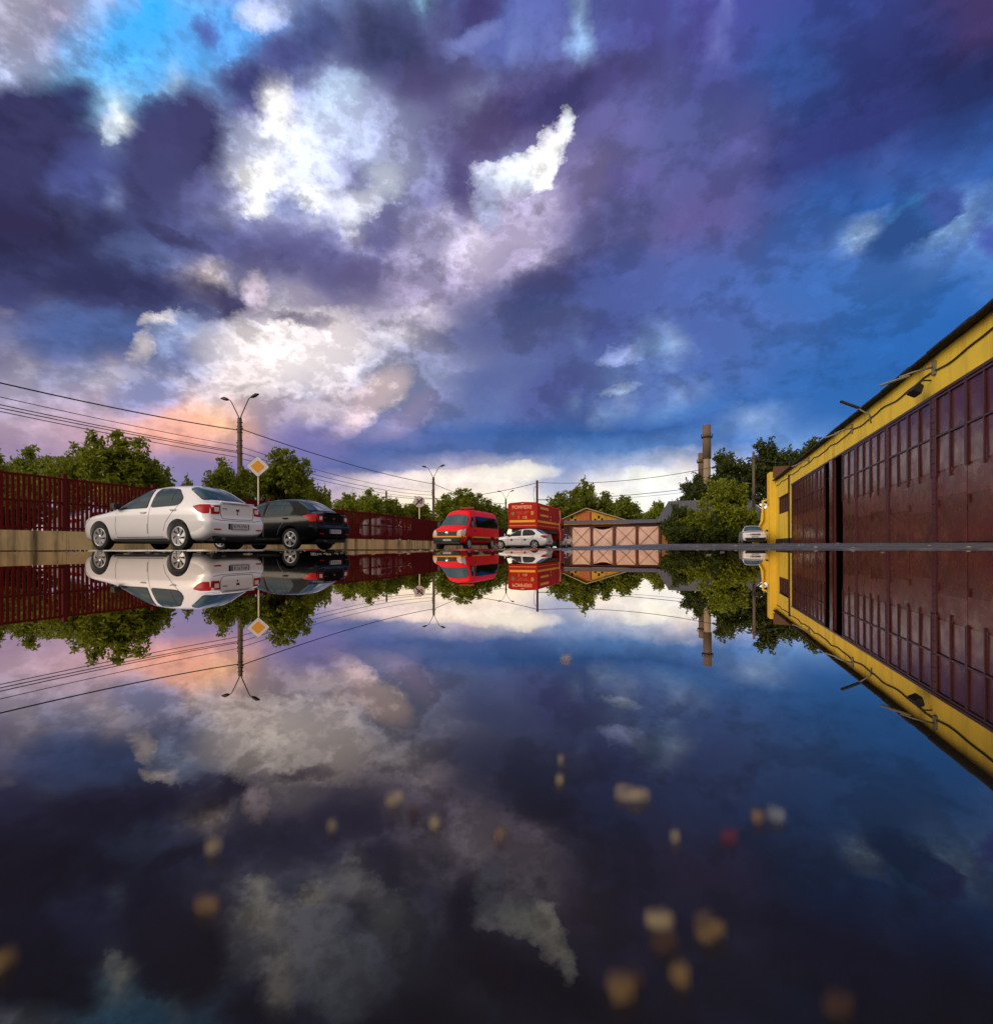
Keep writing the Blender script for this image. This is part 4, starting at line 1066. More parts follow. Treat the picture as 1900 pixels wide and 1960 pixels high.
def loft_body(stations, arches, arch_r, arch_y, level=2, arch_z=None, crease=None, tail=0.0, tail_x=-9):
    """smooth closed body shell with wheel openings cut out; returns a mesh with slots paint / underside"""
    bm = bmesh.new()
    rings = []
    for x, pts in stations:
        if crease:
            (ya, za), (yb, zb_) = pts[3], pts[4]
            lo, hi = crease
            ins = []
            for q, fr in ((lo, .35), (hi, .5)):
                t = (q - za) / (zb_ - za) if zb_ - za > 0.12 and za < lo and zb_ > hi else fr
                ins.append((ya + (yb - ya) * t, za + (zb_ - za) * t))
            pts = pts[:4] + ins + pts[4:]
        sh = lambda k: (tail if (crease and x < tail_x and k <= 4) else 0.0)
        right = [bm.verts.new((x + sh(k), -y, z)) for k, (y, z) in enumerate(pts)]
        left = [right[0]] + [bm.verts.new((x + sh(k + 1), y, z)) for k, (y, z) in enumerate(pts[1:-1])] + [right[-1]]
        rings.append((left, right))
    n = len(stations[0][1]) + (2 if crease else 0)
    for (l0, r0), (l1, r1) in zip(rings[:-1], rings[1:]):
        for k in range(n - 1):
            f = bm.faces.new((l0[k], l1[k], l1[k + 1], l0[k + 1])); f.material_index = 1 if k == 0 else 0
            f = bm.faces.new((r0[k + 1], r1[k + 1], r1[k], r0[k])); f.material_index = 1 if k == 0 else 0
    for (l, r) in (rings[0], rings[-1]):
        bm.faces.new((l[0], l[1], r[1])); bm.faces.new((l[-1], l[-2], r[-2]))
        for k in range(1, n - 2): bm.faces.new((l[k], l[k + 1], r[k + 1], r[k]))
    bmesh.ops.recalc_face_normals(bm, faces=bm.faces)
    me = bpy.data.meshes.new('body'); bm.to_mesh(me); bm.free()
    o = bpy.data.objects.new('body', me); COL.objects.link(o)
    mod = o.modifiers.new('s', 'SUBSURF'); mod.levels = level; mod.render_levels = level
    cutters = []
    for ax in arches:
        for sd in (-1, 1):
            cb = bmesh.new()
            bmesh.ops.create_cone(cb, cap_ends=True, segments=40, radius1=arch_r, radius2=arch_r, depth=0.5,
                                  matrix=Matrix.Translation((ax, sd * (arch_y + 0.25), arch_z)) @ Matrix.Rotation(PI / 2, 4, 'X'))
            # open downwards
            cm = bpy.data.meshes.new('cut'); cb.to_mesh(cm); cb.free()
            co = bpy.data.objects.new('cut', cm); COL.objects.link(co); cutters.append(co)
            cm.materials.append(VM['trim'])
            bo = o.modifiers.new('b', 'BOOLEAN'); bo.operation = 'DIFFERENCE'; bo.object = co; bo.solver = 'EXACT'; bo.material_mode = 'TRANSFER'
    me.materials.append(VM['white']); me.materials.append(VM['trim'])
    dg = bpy.context.evaluated_depsgraph_get()
    res = bpy.data.meshes.new_from_object(o.evaluated_get(dg))
    bpy.data.objects.remove(o)
    for c in cutters: bpy.data.objects.remove(c)
    res.name = 'body'
    return res

class Drape:
    """lays outlines onto a body shell: glass, lamps, seams, doors"""
    def __init__(s, me):
        s.bvh = BVHTree.FromPolygons([v.co.copy() for v in me.vertices], [tuple(p.vertices) for p in me.polygons])
    RAY = dict(left=lambda a, b: ((a, 4, b), (0, -1, 0)), right=lambda a, b: ((a, -4, b), (0, 1, 0)),
               top=lambda a, b: ((a, b, 6), (0, 0, -1)), rear=lambda a, b: ((-9, a, b), (1, 0, 0)), front=lambda a, b: ((9, a, b), (-1, 0, 0)))
    def hit(s, mode, a, b, off):
        o, d = s.RAY[mode](a, b)
        loc, nrm, idx, dist = s.bvh.ray_cast(Vector(o), Vector(d))
        if loc is None: return None
        if nrm.dot(Vector(d)) > 0: nrm = -nrm
        return loc + nrm * off
    def patch(s, mb, mode, poly, off, step=0.07, mi=0, thick=0.0):
        P = []
        n = len(poly)
        for i in range(n):
            a = Vector(poly[i]); b = Vector(poly[(i + 1) % n])
            m = max(1, int((b - a).length / step))
            for k in range(m): P.append(a + (b - a) * (k / m))
        nb = len(P)
        xs = [p.x for p in P]; ys = [p.y for p in P]
        def inside(q):
            c = False
            for i in range(nb):
                a, b = P[i], P[(i + 1) % nb]
                if (a.y > q.y) != (b.y > q.y) and q.x < (b.x - a.x) * (q.y - a.y) / (b.y - a.y) + a.x: c = not c
            return c
        def near(q): return min((q - p).length for p in P) < step * 0.45
        inner = []
        y = min(ys) + step / 2
        while y < max(ys):
            x = min(xs) + step / 2
            while x < max(xs):
                q = Vector((x, y))
                if inside(q) and not near(q): inner.append(q)
                x += step
            y += step
        V, E, F, _, _, _ = delaunay_2d_cdt(P + inner, [], [list(range(nb))], 1, 1e-5)
        H = [s.hit(mode, v.x, v.y, off) for v in V]
        bv = [None if h is None else mb.bm.verts.new(h) for h in H]
        for f in F:
            if any(bv[i] is None for i in f): continue
            try:
                q = mb.bm.faces.new([bv[i] for i in f]); q.material_index = mi; q.smooth = True
            except ValueError: pass
    def strip(s, mb, mode, line, w, off, step=0.08, mi=0):
        """narrow band along an open line"""
        pts = []
        for a, b in zip(line[:-1], line[1:]):
            a, b = Vector(a), Vector(b)
            m = max(1, int((b - a).length / step))
            for k in range(m): pts.append(a + (b - a) * (k / m))
        pts.append(Vector(line[-1]))
        L, Rr = [], []
        for i, p in enumerate(pts):
            d = (pts[min(i + 1, len(pts) - 1)] - pts[max(i - 1, 0)]).normalized()
            nrm = Vector((-d.y, d.x)) * (w / 2)
            a, b = s.hit(mode, p.x + nrm.x, p.y + nrm.y, off), s.hit(mode, p.x - nrm.x, p.y - nrm.y, off)
            L.append(None if a is None else mb.bm.verts.new(a)); Rr.append(None if b is None else mb.bm.verts.new(b))
        for i in range(len(pts) - 1):
            q = (L[i], L[i + 1], Rr[i + 1], Rr[i])
            if None in q: continue
            f = mb.bm.faces.new(q); f.material_index = mi; f.smooth = True

def rounded(poly, r=0.05, n=3):
    out = []
    m = len(poly)
    for i in range(m):
        a, p, b = Vector(poly[i - 1]), Vector(poly[i]), Vector(poly[(i + 1) % m])
        la, lb = (a - p).length, (b - p).length
        ra = min(r, la * 0.45); rb = min(r, lb * 0.45)
        A = p + (a - p).normalized() * ra; B = p + (b - p).normalized() * rb
        for k in range(n + 1):
            t = k / n
            out.append(tuple(A * (1 - t) ** 2 + p * 2 * t * (1 - t) + B * t ** 2))
    return out

def grow(poly, d):
    c = Vector((sum(p[0] for p in poly) / len(poly), sum(p[1] for p in poly) / len(poly)))
    n = len(poly)
    area = sum(poly[i][0] * poly[(i + 1) % n][1] - poly[(i + 1) % n][0] * poly[i][1] for i in range(n))
    sg = 1 if area > 0 else -1
    out = []
    for i in range(n):
        a, p, b = Vector(poly[i - 1]), Vector(poly[i]), Vector(poly[(i + 1) % n])
        e1, e2 = (p - a).normalized(), (b - p).normalized()
        n1, n2 = Vector((e1.y, -e1.x)) * sg, Vector((e2.y, -e2.x)) * sg
        m = (n1 + n2)
        if m.length < 1e-3: m = n1
        m.normalize()
        out.append(tuple(p + m * d / max(0.4, m.dot(n1))))
    return out

def make_wheel(root, x, y, z, r, rim, style, side, width=0.19):
    """tyre with a hubcap of twisted blades (or plain spokes); side +1 = left of the car"""
    M = Matrix.Translation((x, y, z)) @ Matrix.Rotation(-PI / 2 * side, 4, 'X')
    mb = MB(); w = width / 2
    mb.lathe([(rim * 0.97, -w), (rim * 1.06, -w * 1.05), (r * 0.93, -w), (r * 0.985, -w * 0.8), (r, -w * 0.4), (r, w * 0.4), (r * 0.985, w * 0.8), (r * 0.93, w), (rim * 1.06, w * 1.05), (rim * 0.97, w * 0.85)], 40, M)
    wheel = mb.build('wheel', VM['tyre'], root, smooth_angle=40)
    mb = MB()
    mb.lathe([(0.0005, w * 0.45), (rim * 0.96, w * 0.5)], 32, M, smooth=False)
    mb.build('wheel_disc', VM['trim'], wheel)
    mb = MB()
    mb.lathe([(rim * 0.88, w * 0.62), (rim * 0.90, w * 1.04), (rim * 1.0, w * 1.08), (rim * 1.01, w * 0.8), (rim * 0.97, w * 0.6)], 40, M)
    n = 7 if style == 'blades' else 5
    mb.lathe([(rim * 0.30, w * 0.6), (rim * 0.30, w * 1.02), (rim * 0.2, w * 1.14), (0.001, w * 1.16)], 20, M)
    for k in range(n):
        a = 2 * PI * k / n + 0.2
        tw = 0.55 if style == 'blades' else 0.0
        hw0, hw1 = (0.20, 0.30) if style == 'blades' else (0.30, 0.26)
        p = []
        for rr, aa, hw in ((rim * 0.26, a, hw0 * 1.6), (rim * 0.92, a + tw * side, hw1)):
            for d in (-hw, hw):
                p.append((rr * math.cos(aa + d), rr * math.sin(aa + d)))
        q = [p[0], p[1], p[3], p[2]]
        zz = [w * 1.06, w * 0.92, w * 0.92, w * 1.06] if style == 'blades' else [w * 1.05, w * 1.05, w * 1.0, w * 1.0]
        lo = [M @ Vector((u, v, w * 0.7)) for u, v in q]; hi = [M @ Vector((u, v, z2)) for (u, v), z2 in zip(q, zz)]
        mb.hexa(lo + hi)
    mb.build('hubcap', VM['hubcap'], wheel)
    return wheel

def plate(root, M, text, w=0.52, h=0.115):
    mb = MB(); mb.box(-w / 2, w / 2, -h / 2, h / 2, 0, 0.012, M=M)
    p = mb.build('number_plate', VM['plate'], root)
    mb = MB(); mb.box(-w / 2 + 0.004, -w / 2 + 0.045, -h / 2 + 0.004, h / 2 - 0.004, 0.0121, 0.014, M=M); mb.build('plate_band', VM['plateblue'], p)
    text_mesh('plate_lettering', text, h * 0.86, VM['ink'], p, M @ Matrix.Translation((0.022, 0, 0.0135)), 0.001)
    return p

REAR = Matrix(((0, 0, -1, 0), (-1, 0, 0, 0), (0, 1, 0, 0), (0, 0, 0, 1)))    # text plane facing the back of a car
FRONT = Matrix(((0, 0, 1, 0), (1, 0, 0, 0), (0, 1, 0, 0), (0, 0, 0, 1)))
LEFT = Matrix(((-1, 0, 0, 0), (0, 0, 1, 0), (0, 1, 0, 0), (0, 0, 0, 1)))
RIGHT = Matrix(((1, 0, 0, 0), (0, 0, -1, 0), (0, 1, 0, 0), (0, 0, 0, 1)))

def build_shell(root, stations, wheels, arch_r, arch_y, arch_z, paint, level=2, **kw):
    me = loft_body(stations, wheels, arch_r, arch_y, level, arch_z, **kw)
    d = Drape(me)
    me.materials.clear(); me.materials.append(paint); me.materials.append(VM['trim'])
    # boolean keeps the cutter's own slot; anything past the first slot is black plastic
    for p in me.polygons:
        p.material_index = 0 if p.material_index == 0 else 1
        p.use_smooth = True
    me.set_sharp_from_angle(angle=R(38))
    body = link_mesh('body', me, None, root)
    return body, d

def sedan(loc, rz, paint, label, plate_text, lamp_bar=False, style='blades', group=None, crest=None, glass='glass', old=False):
    root = empty('parked_car', loc, rz, label, 'car', group)
    wb, r = (2.634, 0.311) if not old else (2.63, 0.305)
    S = [
        st(3.46, .31, .40, .46, .37, .49, .50, .48, .61, .43, .66, .24, .67, .675),
        st(3.40, .24, .56, .66, .31, .70, .50, .67, .65, .58, .73, .32, .755, .765),
        st(3.22, .19, .68, .79, .28, .825, .51, .79, .73, .68, .81, .38, .84, .85),
        st(2.95, .18, .70, .83, .27, .86, .53, .825, .79, .70, .86, .39, .89, .90),
        st(2.634, .18, .70, .845, .27, .872, .54, .84, .82, .70, .895, .40, .93, .94),
        st(2.36, .18, .70, .845, .27, .87, .55, .85, .86, .73, .935, .42, .97, .98),
        st(2.20, .18, .70, .845, .27, .87, .55, .85, .875, .745, .955, .44, .995, 1.005),
        st(2.07, .18, .70, .845, .27, .87, .55, .85, .885, .735, 1.02, .44, 1.075, 1.09),
        st(1.40, .18, .70, .845, .27, .87, .55, .852, .92, .64, 1.365, .40, 1.435, 1.45),
        st(1.05, .18, .70, .845, .27, .87, .55, .855, .93, .60, 1.41, .38, 1.475, 1.49),
        st(0.62, .18, .70, .845, .27, .87, .56, .858, .945, .59, 1.44, .37, 1.50, 1.515),
        st(0.10, .18, .70, .85, .27, .872, .57, .86, .96, .595, 1.425, .37, 1.485, 1.50),
        st(-.12, .18, .70, .85, .28, .872, .58, .86, .97, .61, 1.38, .38, 1.44, 1.452),
        st(-.52, .19, .70, .845, .29, .872, .60, .85, .99, .68, 1.13, .42, 1.175, 1.185),
        st(-.62, .20, .69, .835, .30, .868, .61, .84, 1.00, .70, 1.065, .42, 1.095, 1.10),
        st(-.74, .27, .67, .82, .36, .862, .60, .815, .99, .70, 1.045, .42, 1.075, 1.08),
        st(-.83, .31, .63, .78, .39, .835, .58, .775, .96, .68, 1.03, .42, 1.065, 1.07),
        st(-.875, .34, .58, .73, .41, .79, .56, .735, .93, .66, 1.0, .40, 1.045, 1.05),
        st(-.885, .37, .54, .68, .43, .74, .55, .70, .90, .64, .98, .38, 1.02, 1.025),
    ]
    body, d = build_shell(root, S, [0, wb], r + 0.055, .60, r + 0.02, paint, crease=(.655, .70), tail=-.055, tail_x=-.7)
    # doors and their seams, both sides
    front_door = [(2.02, .30), (2.05, .55), (2.04, .86), (2.0, .98), (1.30, 1.36), (.98, 1.42), (.955, .95), (.97, .60), (.985, .30)]
    rear_door = [(.96, .30), (.945, .60), (.93, .95), (.95, 1.43), (.55, 1.435), (.22, 1.405), (-.03, 1.15), (.05, .98), (.22, .80), (.38, .62), (.45, .45), (.50, .30)]
    fwin = rounded([(1.95, .955), (1.93, .985), (1.36, 1.335), (1.08, 1.385), (1.035, .975)], .03)
    rwin = rounded([(.91, .98), (.915, 1.395), (.55, 1.40), (.24, 1.365), (-.03, 1.16), (-.02, 1.06), (.08, 1.01)], .07)
    for side in ('left', 'right'):
        mb = MB()
        for line in (front_door[:5], [front_door[7], front_door[8], front_door[0]], rear_door[:4], rear_door[6:]):
            d.strip(mb, side, line, .013, .002)
        d.strip(mb, side, [(.5, .30), (.98, .30)], .012, .002)
        mb.build('door_seam', VM['grey'], body)
        for nm, outline in (('front', fwin), ('rear', rwin)):
            mb = MB(); d.patch(mb, side, grow(outline, .018), .004)
            tr = mb.build('window', VM['trim'], root)
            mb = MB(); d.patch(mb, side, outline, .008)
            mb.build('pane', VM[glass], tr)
            if nm == 'rear':
                mb = MB(); d.strip(mb, side, [(.31, 1.0), (.31, 1.375)], .03, .011); mb.build('window_bar', VM['trim'], tr)
        sg = 1 if side == 'left' else -1
        hb = MB()
        for hx, hz in ((1.12, .86), (.16, .90)):
            p = d.hit(side, hx, hz, 0.0)
            hb.box(hx - .09, hx + .09, p.y + (0.002 if sg > 0 else -.035), p.y + (0.035 if sg > 0 else -.002), hz - .016, hz + .016)
        hb.build('door_handle', paint, root, bevel=.008)
        mb = MB()
        p = d.hit(side, 1.97, .97, 0)
        y0 = p.y
        mb.box(1.90, 2.08, min(y0 + sg * .03, y0 + sg * .19), max(y0 + sg * .03, y0 + sg * .19), .95, 1.09)
        mb.box(1.96, 2.04, min(y0, y0 + sg * .05), max(y0, y0 + sg * .05), .945, .985)
        mb.build('wing_mirror', VM['trim'], root, bevel=.03)
        # lower sill crease and skirt
        mb = MB(); d.strip(mb, side, [(2.2, .255), (.42, .255)], .035, .003); mb.build('sill', VM['trim'], body)
        # tail lamp wrapping from the flank on to the tail
        mb = MB()
        d.patch(mb, side, rounded([(-.42, .965), (-.60, 1.0), (-.84, 1.0), (-.86, .80), (-.72, .80), (-.58, .86)], .03), .006, .04)
        d.patch(mb, 'rear', rounded([(sg * .74, .985), (sg * .50, .99), (sg * .515, .80), (sg * .74, .79)], .02), .006, .04)
        tl = mb.build('tail_lamp', VM['lampred'], root)
        mb = MB()
        d.patch(mb, 'rear', rounded([(sg * .66, .945), (sg * .53, .95), (sg * .54, .85), (sg * .66, .845)], .015), .010, .04)
        mb.build('reversing_lamp', VM['lampwhite'], tl)
        # headlamp
        mb = MB()
        d.patch(mb, side, rounded([(2.98, .80), (3.20, .80), (3.36, .70), (3.40, .62), (3.2, .64), (3.05, .72)], .03), .006, .05)
        d.patch(mb, 'front', rounded([(sg * .66, .62), (sg * .66, .72), (sg * .42, .70), (sg * .40, .62)], .02), .006, .05)
        mb.build('headlamp', VM['headlamp'], root)
        # reflector low in the bumper
        mb = MB(); d.patch(mb, 'rear', rounded([(sg * .72, .475), (sg * .52, .475), (sg * .52, .445), (sg * .70, .445)], .01), .006, .04)
        mb.build('reflector', VM['lampred'], root)
    # screens
    mb = MB(); d.patch(mb, 'top', grow(rounded([(2.09, .66), (2.12, 0), (2.09, -.66), (1.38, -.55), (1.35, 0), (1.38, .55)], .06), .02), .004, .09)
    ws = mb.build('windscreen', VM['trim'], root)
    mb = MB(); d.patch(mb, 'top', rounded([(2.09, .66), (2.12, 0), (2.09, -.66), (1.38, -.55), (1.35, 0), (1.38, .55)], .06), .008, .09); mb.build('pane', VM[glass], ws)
    rw = rounded([(-.06, .54), (-.04, 0), (-.06, -.54), (-.54, -.64), (-.57, 0), (-.54, .64)], .06)
    mb = MB(); d.patch(mb, 'top', grow(rw, .02), .004, .09); bw = mb.build('rear_window', VM['trim'], root)
    mb = MB(); d.patch(mb, 'top', rw, .008, .09); mb.build('pane', VM['windscreen'], bw)
    # boot lid outline, bumper seam, black skirt, handle recess
    mb = MB()
    d.strip(mb, 'rear', [(.49, 1.0), (.49, .80), (.44, .70), (0, .69), (-.44, .70), (-.49, .80), (-.49, 1.0)], .014, .002)
    d.strip(mb, 'rear', [(.80, .70), (.50, .66), (0, .655), (-.50, .66), (-.80, .70)], .012, .002)
    mb.build('boot_seam', VM['grey'], body)
    mb = MB(); mb.box(-.86, -.45, -.66, .66, .21, .345); mb.build('bumper_skirt', VM['trim'], body, bevel=.03)
    mb = MB(); mb.box(-.93, -.86, -.5, .5, 1.045, 1.075); mb.build('boot_spoiler', paint, root, bevel=.012)
    p = d.hit('rear', 0, .53, 0)
    mb = MB(); mb.box(p.x - .012, p.x + .05, -.31, .31, .465, .595); mb.build('plate_recess', VM['trim'], root, bevel=.006)
    plate(root, Matrix.Translation((p.x - .016, 0, .53)) @ REAR, plate_text)
    # badge: small shield shape in chrome, with the lock below it
    p = d.hit('rear', 0, .90, 0)
    mb = MB(); mb.prism([(p.x - .004, -.055, .93), (p.x - .004, .055, .93), (p.x - .004, .045, .895), (p.x - .004, .012, .868), (p.x - .004, -.012, .868), (p.x - .004, -.045, .895)], .014, (-1, 0, 0))
    mb.build('badge', VM['chrome'], root)
    p = d.hit('rear', 0, .82, 0)
    mb = MB(); mb.lathe([(.018, 0), (.018, .01), (.001, .011)], 12, Matrix.Translation((p.x, 0, .82)) @ Matrix.Rotation(-PI / 2, 4, 'Y')); mb.build('boot_lock', VM['trim'], root)
    p = d.hit('rear', .36, .93, 0)
    mb = MB()
    for k in range(5): mb.box(p.x - .008, p.x + .004, .30 + k * .03, .322 + k * .03, .915, .935)
    mb.build('badge_lettering', VM['chrome'], root)
    # grille
    mb = MB(); d.patch(mb, 'front', rounded([(.38, .70), (-.38, .70), (-.36, .60), (.36, .60)], .02), .005); d.patch(mb, 'front', rounded([(.42, .46), (-.42, .46), (-.38, .34), (.38, .34)], .02), .005)
    mb.build('grille', VM['trim'], root)
    mb = MB(); mb.box(-.5, 2.95, -.6, .6, .16, .30); mb.build('underbody', VM['trim'], root)
    mb = MB(); mb.tube([(-.82, .42, .26), (-.95, .42, .25)], .028, 10); mb.build('exhaust', VM['grey'], root)
    for wx in (0, wb):
        for sg in (1, -1):
            make_wheel(root, wx, sg * .745, r, r, .215, style, sg)
    if lamp_bar or crest:
        # a band of red and grey lettering blocks and crests along the doors, as on a patrol car
        for side in ('left', 'right'):
            mb = MB()
            d.strip(mb, side, [(2.25, .70), (.42, .70)], .05, .009)
            mb.build('side_band', VM['cream'], root)
        mb = MB()
        for cx in (1.75, .72):
            d.patch(mb, 'left', [(cx + .09 * math.cos(a * PI / 6), .68 + .09 * math.sin(a * PI / 6)) for a in range(12)], .012, .05)
        mb.build('crest', VM['grey'], root)
    return root

GZ = lambda x, y: ground_z(x, y)
def park(x, y, extra=0.0): return (x, y, GZ(x, y) + extra)
w = sedan(park(-7.0, 12.75), R(161), VM['white'], 'clean white four door sedan standing nearest the camera, seen from behind its left side', 'B 79 LFW')
w.scale = (.98, 1, 1.04)
w = sedan(park(-5.75, 16.05), R(161), VM['black'], 'glossy black four door sedan parked just right of the white one', 'B 08 KMT', style='spokes')
w.scale = (1, 1, 1.03)
sedan(park(3.05, 38.6), R(158.5), VM['white2'], 'white patrol sedan with a faint band on its doors, between red van and red truck', 'B 21 NRA', style='spokes', crest=True, glass='darkglass')
# ------------------------------------------------------------------ red van
def red_van(loc, rz):
    root = empty('red_van', loc, rz)
    tag(root, 'bright red high roof minibus with tinted side windows and amber stripe, parked facing the camera', 'van')
    wb, r = 3.665, .345
    S = [
        st(4.60, .46, .70, .80, .52, .84, .68, .82, .98, .74, 1.03, .40, 1.05, 1.055),
        st(4.56, .38, .78, .89, .47, .92, .70, .89, 1.03, .80, 1.10, .42, 1.13, 1.14),
        st(4.36, .33, .80, .95, .42, .975, .72, .94, 1.08, .84, 1.20, .44, 1.24, 1.25),
        st(4.05, .33, .80, .97, .42, .99, .75, .97, 1.15, .86, 1.29, .44, 1.33, 1.34),
        st(3.78, .33, .80, .97, .42, .995, .78, .98, 1.20, .88, 1.36, .46, 1.42, 1.43),
        st(3.66, .33, .80, .97, .42, .995, .78, .98, 1.22, .88, 1.46, .46, 1.55, 1.56),
        st(3.12, .33, .80, .97, .42, .995, .80, .98, 1.30, .80, 2.02, .48, 2.10, 2.11),
        st(2.92, .33, .80, .97, .42, .995, .80, .98, 1.32, .79, 2.18, .48, 2.30, 2.315),
        st(2.5, .33, .80, .97, .42, .995, .80, .98, 1.34, .80, 2.28, .50, 2.40, 2.42),
        st(1.6, .33, .80, .97, .42, .995, .82, .98, 1.36, .81, 2.30, .50, 2.42, 2.44),
        st(0.4, .33, .80, .97, .42, .995, .82, .98, 1.36, .81, 2.30, .50, 2.42, 2.44),
        st(-.8, .33, .80, .97, .42, .995, .82, .98, 1.36, .81, 2.29, .50, 2.41, 2.43),
        st(-1.18, .34, .80, .96, .43, .985, .82, .97, 1.36, .80, 2.27, .49, 2.38, 2.40),
        st(-1.27, .38, .78, .93, .46, .955, .82, .94, 1.36, .77, 2.22, .46, 2.33, 2.34),
        st(-1.29, .42, .74, .90, .50, .93, .82, .91, 1.36, .73, 2.16, .43, 2.27, 2.28),
    ]
    body, d = build_shell(root, S, [0, wb], r + .07, .68, r + .02, VM['red'])
    for side in ('left', 'right'):
        sg = 1 if side == 'left' else -1
        for outline in (rounded([(3.42, 1.36), (3.02, 1.90), (2.78, 1.96), (2.78, 1.34)], .05), rounded([(2.55, 1.34), (2.55, 1.98), (-1.08, 1.98), (-1.08, 1.34)], .07)):
            mb = MB(); d.patch(mb, side, grow(outline, .02), .004, .12); w = mb.build('window', VM['trim'], root)
            mb = MB(); d.patch(mb, side, outline, .008, .12); mb.build('pane', VM['darkglass'], w)
        mb = MB()
        for line in ([(3.5, 1.28), (3.5, .45)], [(2.66, 2.1), (2.66, .40)], [(1.35, 2.1), (1.35, .40)]):
            d.strip(mb, side, line, .018, .003)
        mb.build('door_seam', VM['trim'], body)
        mb = MB(); d.strip(mb, side, [(3.2, .74), (.42, .74)], .075, .010); d.strip(mb, side, [(-.42, .74), (-1.2, .74)], .075, .010); d.strip(mb, side, [(4.5, .76), (4.1, .75)], .075, .010)
        mb.build('amber_stripe', VM['yellow'], root)
        mb = MB(); d.strip(mb, side, [(3.2, .62), (.42, .62)], .15, .012); d.strip(mb, side, [(-.42, .62), (-1.2, .62)], .15, .012)
        mb.build('rub_strip', VM['trim'], root)
        mb = MB()
        d.patch(mb, side, rounded([(4.02, 1.24), (4.36, 1.10), (4.50, .98), (4.50, .80), (4.30, .80), (4.16, .98)], .04), .008, .06)
        d.patch(mb, 'front', rounded([(sg * .90, .80), (sg * .62, .80), (sg * .62, .94), (sg * .70, 1.08), (sg * .84, 1.14), (sg * .91, 1.10)], .03), .008, .05)
        mb.build('headlight', VM['headlamp'], root)
        hb = MB()
        p = d.hit(side, 2.78, 1.12, 0)
        hb.box(2.72, 2.92, min(p.y, p.y + sg * .03), max(p.y, p.y + sg * .03), 1.09, 1.14)
        hb.build('door_handle', VM['trim'], root, bevel=.008)
        mb = MB()
        mb.box(3.22, 3.40, min(sg * .98, sg * 1.22), max(sg * .98, sg * 1.22), 1.32, 1.66); mb.box(3.26, 3.34, min(sg * .90, sg * 1.0), max(sg * .90, sg * 1.0), 1.34, 1.42)
        mb.build('wing_mirror', VM['trim'], root, bevel=.04)
        mb = MB(); d.patch(mb, 'rear', rounded([(sg * .92, 1.35), (sg * .80, 1.35), (sg * .80, .95), (sg * .92, .95)], .03), .008, .06); mb.build('tail_lamp', VM['lampred'], root)
        # wheel arch lip
        mb = MB()
        for wx in (0, wb):
            d.strip(mb, side, [(wx + .45 * math.cos(a), .365 + .45 * math.sin(a)) for a in [PI * k / 14 for k in range(1, 14)]], .05, .012)
        mb.build('arch_lip', VM['red'], root)
    for sg in (1,):
        p = d.hit('right', 1.95, 1.22, 0)
        M = Matrix.Translation((1.95, p.y - .004, 1.22)) @ RIGHT
        mb = MB(); mb.box(-.40, .40, -.10, .10, 0, .012, M=M); sgn = mb.build('door_sign', VM['plate'], root)
        text_mesh('sign_lettering', 'POMPIERII', .15, VM['grey'], sgn, M @ Matrix.Translation((0, 0, .013)), .001, sx=.95)
    scr = rounded([(3.74, .82), (3.78, 0), (3.74, -.82), (3.20, -.74), (3.16, 0), (3.20, .74)], .06)
    mb = MB(); d.patch(mb, 'top', grow(scr, .025), .004, .09); ws = mb.build('windscreen', VM['trim'], root)
    mb = MB(); d.patch(mb, 'top', scr, .008, .09); mb.build('pane', VM['windscreen'], ws)
    mb = MB()
    for s_ in (1, -1): mb.bar((3.74, s_ * .55, 1.45), (3.60, s_ * .05, 1.60), .02)
    mb.build('wiper', VM['trim'], root)
    mb = MB(); d.patch(mb, 'front', rounded([(.60, .80), (-.60, .80), (-.62, 1.04), (.62, 1.04)], .03), .006); gr = mb.build('grille', VM['trim'], root)
    mb = MB()
    for z in (.86, .92, .98):
        d.strip(mb, 'front', [(-.58, z), (.58, z)], .02, .014)
    mb.build('grille_bar', VM['grey'], gr)
    p = d.hit('front', 0, .93, 0)
    M = Matrix.Translation((p.x, 0, .93)) @ FRONT
    mb = MB(); mb.lathe([(.105, -.01), (.105, .02), (.085, .028), (.001, .028)], 24, M); bd = mb.build('badge', VM['chrome'], root)
    mb = MB()
    V = lambda pts: [mb.bar(M @ Vector((a[0], a[1], .031)), M @ Vector((b[0], b[1], .031)), .014, .004, up=Vector((1, 0, 0))) for a, b in zip(pts[:-1], pts[1:])]
    V([(-.035, .07), (0, .012), (.035, .07)]); V([(-.068, .03), (-.034, -.07), (0, -.005), (.034, -.07), (.068, .03)])
    mb.build('badge_lettering', VM['grey'], bd)
    mb = MB(); d.strip(mb, 'front', [(-.88, .75), (-.4, .755), (0, .76), (.4, .755), (.88, .75)], .07, .012); mb.build('amber_stripe', VM['yellow'], root)
    mb = MB(); d.patch(mb, 'front', rounded([(.90, .70), (-.90, .70), (-.82, .42), (.82, .42)], .05), .008)
    mb.box(4.2, 4.62, -.82, .82, .36, .44)
    bp = mb.build('bumper', VM['trim'], root)
    p = d.hit('front', 0, .56, 0)
    plate(root, Matrix.Translation((p.x + .012, 0, .56)) @ FRONT, 'B 33 ISU')
    mb = MB(); mb.box(-1.2, 4.3, -.75, .75, .26, .40); mb.build('underbody', VM['trim'], root)
    # low beacon bar across the front of the roof
    mb = MB(); mb.box(2.35, 2.62, -.15, .80, 2.46, 2.55); mb.box(2.44, 2.52, -.1, -.04, 2.41, 2.46); mb.box(2.44, 2.52, .68, .74, 2.38, 2.46); mb.build('beacon_bar', mat_lamp('dull_orange_beacon', (150, 70, 30)), root, bevel=.02)
